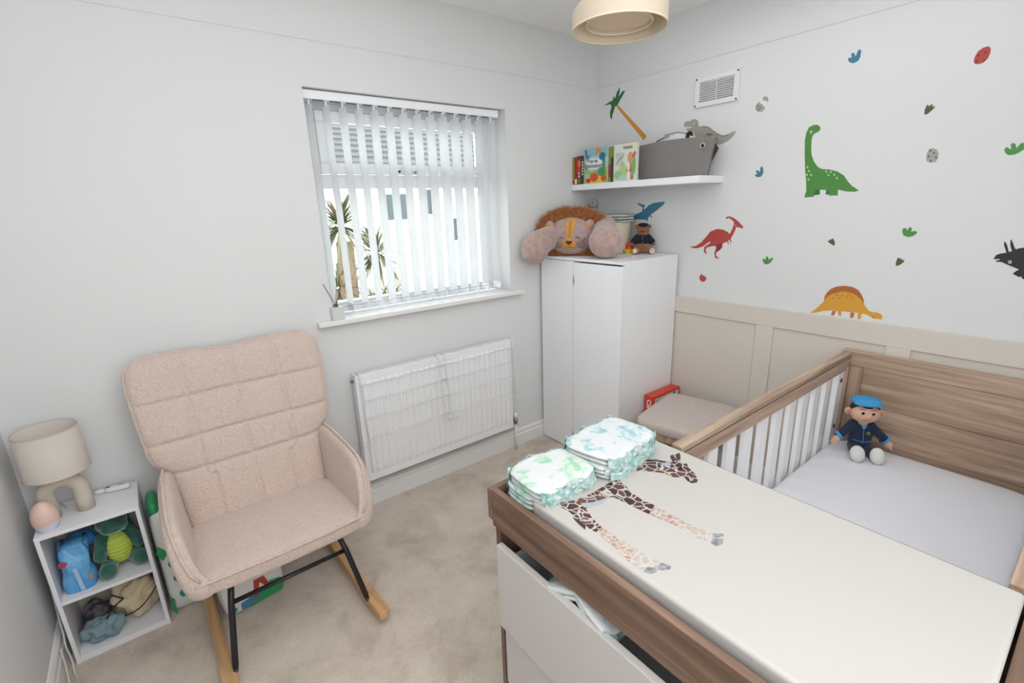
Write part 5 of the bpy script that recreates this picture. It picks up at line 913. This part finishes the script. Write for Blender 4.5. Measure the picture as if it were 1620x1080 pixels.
# ------------------------------------------------------------ nappy packs behind the chair
PK = plain('white_nappy_pack', '#e4e7e4', .35, bs=12, bstr=.5, bd=.01); PG = plain('pack_green', '#2f9a5f', .35); PT = plain('pack_teal', '#2f8f92', .4); PR = plain('pack_red', '#b5432f', .4); PB = plain('pack_blue', '#4a88a8', .4)
def pack(name, label, c, r, rz):
    t = thing('nappy_pack', label, 'nappy pack', (c[0], c[1], 0), group='nappy packs on the floor', rotz=math.radians(rz)); MB().ell((0, 0, r[2]), r, nu=40, nv=20, p=.28, e2=.3).build('wrapper', PK, t, smooth=True, local=True); return t
t = pack('a', 'tall white nappy pack with teal circles beside the white cubby unit', (-2.683, -.12), (.058, .093, .235), 0)
MB().ell((-.035, 0, .462), (.022, .075, .045), nu=16, nv=8, p=.6).build('green_handle', PG, t, smooth=True, local=True); MB().prism([(-.060, .30), (-.050, .33), (-.020, .29), (-.045, .26)], lambda a, b, d: Vector((a, -.0935 - d, b)), 0, .001).build('green_print', PG, t, local=True); MB().prism([(-.055, .02), (-.045, .0), (-.04, .07), (-.053, .09)], lambda a, b, d: Vector((a, -.0935 - d, b)), 0, .001).build('green_print', PG, t, local=True)
m = MB()
for k, (x, z) in enumerate(((-.020, .235), (-.015, .165), (-.008, .085))): m.prism(oval(x, z, .013, .018, 14), lambda a, b, d: Vector((a, -.0938 - d, b)), 0, .001)
for k in range(6): m.prism(oval(.028, .15 - k * .014, .0025, .005, 6), lambda a, b, d: Vector((a, -.0938 - d, b)), 0, .001)
tag(m.build('teal_print', PT, t, local=True), kind='stuff')
t = pack('b', 'white nappy pack lying under the chair with green and red print', (-2.462, -.315), (.118, .062, .078), 7)
fp = lambda a, b, d: Vector((a, -.0628 - d, b))
m = MB(); m.prism([(-.03, .008), (.10, .012), (.112, .04), (.10, .075), (.06, .085), (.03, .05)], fp, 0, .001); m.build('green_print', PG, t, local=True)
m = MB(); m.prism([(-.06, .015), (-.03, .01), (.03, .05), (0, .07), (-.03, .05), (-.06, .045)], fp, 0, .0008); m.build('blue_print', PB, t, local=True)
m = MB(); m.prism([(-.01, .04), (.005, .04), (.02, .10), (.045, .06), (.058, .062), (.04, .12), (.0, .12)], fp, 0, .0016); m.build('red_print', PR, t, local=True)
m = MB(); m.prism(oval(-.085, .03, .010, .012), fp, 0, .001); m.build('teal_print', PT, t, local=True)
# ------------------------------------------------------------ white two-tier cubby unit
u = thing('cubby_unit', 'small white two-tier shelf unit in the left corner', 'shelf unit', (-2.896, -.135, 0))
UX0, UX1, UY0, UY1, UH, US = -3.040, -2.752, -.252, -.019, .542, .268
TK = .013
MB().box(UX0, UX1, UY0, UY1, UH - TK, UH).build('top_board', W_MEL, u, bevel=.001)
MB().box(UX0, UX0 + TK, UY0 + .0005, UY1, 0, UH - TK).build('side_panel', W_MEL, u, bevel=.001)
MB().box(UX1 - TK, UX1, UY0 + .0005, UY1, 0, UH - TK).build('side_panel', W_MEL, u, bevel=.001)
MB().box(UX0 + TK, UX1 - TK, UY0 + .001, UY1 - .004, US - TK, US).build('middle_shelf', W_MEL, u, bevel=.001)
MB().box(UX0 + TK, UX1 - TK, UY0 + .001, UY1 - .004, .012, .012 + TK).build('bottom_board', W_MEL, u, bevel=.001)
MB().box(UX0 + TK, UX1 - TK, UY0 + .004, UY0 + .012, 0, .012).build('plinth', W_MEL, u)
MB().box(UX0 + TK, UX1 - TK, UY1 - .004, UY1, .012, UH - TK).build('back_panel', plain('unit_back_board', '#cfc5ba', .7), u)
# blue bag
BL = plain('blue_plastic_bag', '#6fb2e2', .3, bs=14, bstr=.7, bd=.02, mott=('#4f9ad6', 12)); BD = plain('blue_bag_dark', '#2f6fb0', .35)
t = thing('plastic_bag', 'crumpled light blue plastic bag on the upper shelf of the unit', 'bag', (-2.975, -.165, US))
def bag(q, v):
    a = 2 * math.pi * q; z = v * .17; w = 1 - .2 * max(0, v - .62) / .38; fold = .010 * math.sin(5 * a + 7 * v) * v
    x = math.copysign(abs(math.cos(a)) ** .5, math.cos(a)) * (.044 * w + fold * .5 + .006 * math.sin(9 * v)) + .004 * v; y = math.copysign(abs(math.sin(a)) ** .5, math.sin(a)) * (.052 * w + fold * .4) + .03 * max(0, v - .5)
    return Vector((-2.972 + x, -.168 + y, US + .001 + z + .006 * math.sin(3 * a) * v))
m = MB().grid(bag, 60, 26, wrap=True); m.f.append(tuple(range(60))); m.m.append(0); m.f.append(tuple(26 * 60 + i for i in range(60))); m.m.append(0); m.build('bag_body', BL, t, smooth=True)
m = MB(); m.ell((-2.945, -.105, US + .145), (.045, .04, .035), M=rot('Y', 15), nu=24, nv=14, disp=.25, dfreq=35); m.build('gathered_top', BD, t, smooth=True)
BF = lambda a, b, d: Vector((a, -.2232 - d, b))
MB().prism([(-2.972, US + .005), (-2.960, US + .005), (-2.966, US + .10), (-2.978, US + .10)], BF, 0, .0012).build('pale_band', plain('bag_pale_print', '#a9cbe8', .35), t)
MB().prism([(-2.945, US + .04), (-2.932, US + .035), (-2.930, US + .06), (-2.940, US + .062)], BF, 0, .001).build('tan_print', plain('bag_tan_print', '#b98c6c', .4), t)
m = MB()
for k in range(5): m.prism(oval(-3.000 + .008 * math.cos(k * 1.257), US + .125 + .008 * math.sin(k * 1.257), .005, .005, 8), lambda a, b, d: Vector((a, -.216 - d + .0, b)), 0, .002)
m.build('red_flower_print', plain('bag_red_print', '#c23a4a', .4), t)
# green dragon plush
GP = plain('dark_green_plush', '#2f6b5c', .95, bs=80, bstr=.8, bd=.004, mott=('#245347', 40), sheen=.6); YG = plain('lime_ribbed_plush', '#b9cc55', .9, bs=60, bstr=.3)
t = thing('plush_dragon', 'dark green plush dragon with lime ribbed belly on the upper shelf', 'soft toy', (-2.852, -.135, US), rotz=math.radians(-78))
m = MB(); m.ell((-.01, 0, .085), (.045, .050, .080)); m.ell((.005, 0, .195), (.055, .050, .042)); m.ell((.040, .0, .188), (.035, .045, .026))
for sg in (-1, 1):
    limb(m, Vector((.0, sg * .035, .028)), Vector((.060, sg * .052, .030)), .026, .030, 6); limb(m, Vector((-.01, sg * .040, .135)), Vector((.032, sg * .060, .085)), .020, .022, 6)
    m.ell((-.01, sg * .038, .228), (.010, .012, .020))
m.build('body', GP, t, smooth=True, local=True, remesh=.005, relax=4)
def belly(q, v):
    a = -1.15 + 2.3 * q; z = .025 + .13 * v; w = .036 * math.sin(math.pi * min(1, .12 + v * .86)) ** .5; return Vector((.004 + w * math.cos(a) * 1.0 + .012 * math.sin(math.pi * v) + .0055 * abs(math.sin(v * 9 * math.pi)), w * math.sin(a) * 1.15, z))
MB().grid(belly, 20, 88).build('belly', YG, t, smooth=True, local=True, fix=False)
m = MB()
for k in range(7): m.ell((.0745 - .0022 * abs(k - 3), -.024 + k * .008, .178), (.003, .003, .0035), nu=8, nv=6)
m.build('white_stitching', plain('silver_thread', '#b9c6c2', .5), t, smooth=True, local=True)
for sg in (-1, 1): MB().prism([(sg * .03, .14), (sg * .062, .20), (sg * .060, .16), (sg * .070, .13), (sg * .05, .12)], lambda a, b, d: Vector((-.04 + d, a, b)), 0, .006).build('wing', GP, t, local=True)
# folded clothes on the lower shelf
def cloth(name, label, mt, c, r, seed, amp=.3, fr=14, rz=0, zmin=.026):
    t = MB(); M = rot('Z', rz)
    def fn(q, v):
        a = 2 * math.pi * q; b = -math.pi / 2 + math.pi * v; sg = lambda x, e: math.copysign(abs(x) ** e, x)
        d0 = Vector((sg(math.cos(b), .7) * math.cos(a) * r[0], sg(math.cos(b), .7) * math.sin(a) * r[1], math.sin(b) * r[2])); k = 1 + amp * (abs(noise.noise(d0 * fr + Vector((seed, 0, 0)))) * 2 - .5) + .10 * math.sin(a * 3 + v * 9 + seed)
        p = Vector(c) + M @ (d0 * k); p.z = max(p.z, zmin); return p
    t.grid(fn, 90, 50, wrap=True); o = t.build(name, mt, smooth=True, fix=False); return tag(o, label, 'clothes', group='folded clothes on the lower shelf')
CRM = plain('cream_jersey', '#cfc0a0', .95, bs=200, bstr=.3); BLU = plain('dusty_blue_knit', '#7f97a0', .95, bs=120, bstr=.4); DRK = plain('grey_print_cloth', '#77717a', .95, mott=('#2a2a2e', 25))
cr = cloth('folded_coat', 'cream garment with black drawcord bundled on the lower shelf', CRM, (-2.843, -.115, .105), (.074, .072, .082), 3, amp=.22, fr=22)
cord = MB(); cord.tube([Vector((-2.905 + .03 * math.sin(t * 1.2), -.19 - .012 * math.sin(t * 2), .185 - .022 * t)) for t in [i * .35 for i in range(12)]], .0026, 6); cord.tube([Vector((-2.885 + .115 * t, -.196 - .012 * math.sin(math.pi * t), .080 + .075 * t * t)) for t in [i / 10 for i in range(11)]], .0026, 6)
o = cord.build('drawcord', BLACK, cr, smooth=True)
for v_ in o.data.vertices: pass
cloth('folded_leggings', 'dusty blue ribbed baby clothes at the left of the lower shelf', BLU, (-2.955, -.185, .062), (.062, .048, .036), 8, amp=.35, fr=26, rz=12)
cloth('baby_cloth', 'grey patterned baby cloth behind the dusty blue clothes', DRK, (-2.975, -.105, .080), (.042, .055, .05), 15, amp=.2, fr=20)

# ------------------------------------------------------------ table lamp, egg light, monitor, cable
STONE = plain('stone_ceramic', '#cec6b6', .75, bs=90, bstr=.15); SHD = bpy.data.materials.new('linen_lampshade'); SHD.use_nodes = True
_nt = SHD.node_tree; _b = _nt.nodes['Principled BSDF']; _b.inputs['Base Color'].default_value = lin('#e8e0d7'); _b.inputs['Roughness'].default_value = .9
_n = noise_node(_nt, 120, 2, .5, stretch=(1, 1, .2)); bump(_nt, _b, _n.outputs['Fac'], .3, .001)
_t = _nt.nodes.new('ShaderNodeBsdfTranslucent'); _t.inputs['Color'].default_value = lin('#eae2d8'); _x = _nt.nodes.new('ShaderNodeMixShader'); _x.inputs[0].default_value = .25
_nt.links.new(_b.outputs[0], _x.inputs[1]); _nt.links.new(_t.outputs[0], _x.inputs[2]); _nt.links.new(_x.outputs[0], _nt.nodes['Material Output'].inputs['Surface'])
LX, LY = -2.953, -.128
t = thing('table_lamp', 'table lamp with stone arch base and linen drum shade on the unit', 'lamp', (LX, LY, UH))
m = MB()
AR = .048
pts = [(LX - AR, LY, UH)] + [(LX - AR, LY, UH + .05)] + [(LX - AR * math.cos(a), LY, UH + .088 + .048 * math.sin(a)) for a in [math.pi * i / 14 for i in range(15)]] + [(LX + AR, LY, UH + .05), (LX + AR, LY, UH)]
m.tube(pts, .0265, 22); m.build('arch_base', STONE, t, smooth=True)
m = MB(); m.tube([(LX, LY, UH + .155), (LX, LY, UH + .20)], .010, 12); m.build('lamp_holder', plain('cream_fitting', '#d5d0c5', .5), t, smooth=True)
sb, stp, sr0, sr1 = UH + .172, UH + .335, .093, .088
m = MB(); m.lathe([(sr0, sb), (sr1, stp), (sr1 - .002, stp), (sr0 - .002, sb)], (LX + .002, LY, 0), 56); m.build('lamp_shade', SHD, t, smooth=True, fix=False)
for zz, rr in ((sb, sr0), (stp, sr1)): MB().tube([(LX + .002 + (rr - .0005) * math.cos(a), LY + (rr - .0005) * math.sin(a), zz) for a in [2 * math.pi * i / 48 for i in range(48)]], .0018, 6, closed=True).build('shade_rim', plain('shade_trim', '#c9bea4', .7), t, smooth=True)
m = MB()
for a in (0.3, 2.39, 4.49): m.tube([(LX, LY, UH + .195), (LX + .002 + (sr0 - .003) * math.cos(a), LY + (sr0 - .003) * math.sin(a), sb + .006)], .0016, 6)
m.build('shade_spider', CHROME, t)
MB().ell((LX, LY, UH + .235), (.024, .024, .034), nu=18, nv=12).build('bulb', plain('opal_bulb', '#e9e7e0', .3), t, smooth=True)
e = thing('egg_night_light', 'egg-shaped pink night light with white base in front of the lamp', 'night light', (-3.010, -.212, UH))
EG = lambda z: .037 * math.sqrt(max(0, 1 - ((z - .046) / (.060 if z > .046 else .058)) ** 2))
MB().lathe([(0, 0), (.026, 0)] + [(EG(z), z) for z in [.002 + .028 * i / 8 for i in range(9)]], (-3.004, -.205, UH), 40).build('base', plain('night_light_white', '#d9dae6', .35), e, smooth=True, fix=True)
MB().lathe([(EG(z), z) for z in [.0305 + .0755 * (1 - (1 - i / 16) ** 1.8) for i in range(17)]] + [(0, .106)], (-3.004, -.205, UH), 40).build('egg_cover', plain('night_light_pink', '#e6c6b8', .45), e, smooth=True, fix=True)
mo = thing('digital_thermometer', 'white handheld thermometer lying at the back of the unit top', 'thermometer', (-2.825, -.05, UH), rotz=math.radians(-10))
m = MB(); m.ell((.012, 0, .011), (.042, .014, .010), nu=28, nv=14, p=.6, e2=.6); m.ell((-.045, 0, .010), (.018, .009, .009), nu=16, nv=10, p=.8); m.build('casing', WHITE, mo, smooth=True, local=True)
MB().ell((-.016, 0, .0205), (.008, .0055, .002), nu=14, nv=8).build('button', plain('grey_button', '#5d6066', .5), mo, smooth=True, local=True)
MB().box(.014, .036, -.007, .007, .0205, .0216).build('display', plain('pale_display', '#bfc6cf', .2), mo, local=True)
# lamp cable down the side of the unit
cb = [(-2.96, -.09, UH + .004), (-2.99, -.03, UH + .006), (-3.045, -.028, UH + .004), (-3.056, -.06, UH - .06), (-3.052, -.15, .40), (-3.054, -.20, .22), (-3.050, -.24, .14), (-3.050, -.262, .10), (-3.044, -.275, .05), (-3.040, -.31, .012), (-3.02, -.40, .005), (-3.01, -.52, .005)]
def smooth_path(P, n=6):
    P = [Vector(p) for p in P]; out = []
    for i in range(len(P) - 1):
        a = P[max(i - 1, 0)]; b = P[i]; c = P[i + 1]; d = P[min(i + 2, len(P) - 1)]
        for k in range(n): t = k / n; out.append(.5 * ((2 * b) + (c - a) * t + (2 * a - 5 * b + 4 * c - d) * t * t + (3 * b - a - 3 * c + d) * t ** 3))
    return out + [P[-1]]
CAB = plain('white_cable', '#d4d1cb', .5)
tag(MB().tube(smooth_path(cb), .0028, 8).build('power_cable', CAB, smooth=True), 'white cable running down the left side of the unit to the carpet', 'cable')
tag(MB().tube(smooth_path([(-3.056, -.30, .125), (-3.052, -.33, .06), (-3.050, -.37, .008), (-3.046, -.45, .006), (-3.04, -.55, .006)]), .0028, 8).build('power_cable', CAB, smooth=True), 'second white cable hanging against the left wall skirting', 'cable')

# ------------------------------------------------------------ pendant shade
PSH = bpy.data.materials.new('cream_pendant_fabric'); PSH.use_nodes = True
_nt = PSH.node_tree; _b = _nt.nodes['Principled BSDF']; _b.inputs['Base Color'].default_value = lin('#dccfbd'); _b.inputs['Roughness'].default_value = .8
_t = _nt.nodes.new('ShaderNodeBsdfTranslucent'); _t.inputs['Color'].default_value = lin('#d8c3a3'); _x = _nt.nodes.new('ShaderNodeMixShader'); _x.inputs[0].default_value = .3
_nt.links.new(_b.outputs[0], _x.inputs[1]); _nt.links.new(_t.outputs[0], _x.inputs[2]); _nt.links.new(_x.outputs[0], _nt.nodes['Material Output'].inputs['Surface'])
PX, PY, PZ, PR = -1.506, -1.448, 2.0, .118
t = thing('pendant_lamp', 'cream tiered drum pendant shade hanging from the ceiling', 'ceiling lamp', (PX, PY, ZC))
def ringband(zlo, zhi, r, th=.002):
    m = MB(); n = 72; prof = []
    vs = []
    for k in range(n):
        a = 2 * math.pi * k / n; lo, hi = zlo(a), zhi(a)
        for rr, z in ((r, lo), (r, hi), (r - th, hi), (r - th, lo)): vs.append((PX + rr * math.cos(a), PY + rr * math.sin(a), z))
    return m.add(vs, [(4 * k + j, 4 * k + (j + 1) % 4, 4 * ((k + 1) % n) + (j + 1) % 4, 4 * ((k + 1) % n) + j) for k in range(n) for j in range(4)])
az = math.radians(141)  # direction of the low side of the slanted gap (camera left)
ringband(lambda a: PZ, lambda a: PZ + .090 - .050 * math.cos(a - az), PR).build('lower_tier', PSH, t, smooth=False)
ringband(lambda a: PZ + .125 - .030 * math.cos(a - az), lambda a: PZ + .19, PR).build('upper_tier', PSH, t, smooth=False)
ringband(lambda a: PZ + .012, lambda a: PZ + .18, PR * .70).build('inner_tier', PSH, t, smooth=False)
m = MB(); 
for rr, zz in ((PR, PZ), (PR * .70, PZ + .012)): m.tube([(PX + (rr - .001) * math.cos(a), PY + (rr - .001) * math.sin(a), zz) for a in [2 * math.pi * i / 64 for i in range(64)]], .0022, 6, closed=True)
m.build('rim', plain('cream_rim', '#d9c9a8', .6), t, smooth=True)
MB().lathe([(0, PZ + .018), (PR * .69, PZ + .018), (PR * .69, PZ + .020), (0, PZ + .020)], (PX, PY, 0), 48).build('diffuser', plain('tan_diffuser', '#d6bfa2', .7), t)
m = MB()
for k in range(4):
    a = az + .8 + k * math.pi / 2; c, s_ = math.cos(a), math.sin(a); m.tube([(PX + c * PR * .70, PY + s_ * PR * .70, PZ + .05), (PX + c * (PR - .002), PY + s_ * (PR - .002), PZ + .05)], .0022, 6); m.tube([(PX + c * .02, PY + s_ * .02, PZ + .17), (PX + c * (PR - .002), PY + s_ * (PR - .002), PZ + .17)], .0018, 6)
m.build('spokes', plain('cream_wire', '#d8cdb8', .5), t)
MB().tube([(PX, PY, PZ + .10), (PX, PY, PZ + .19)], .020, 14).build('lamp_holder', WHITE, t, smooth=True)
MB().tube([(PX, PY, PZ + .19), (PX, PY, ZC - .02)], .003, 8).build('flex', WHITE, t, smooth=True)
MB().lathe([(.05, -.001), (.05, -.008), (.02, -.03), (0, -.03)], (PX, PY, ZC), 32).build('ceiling_rose', WHITE, t, smooth=True)
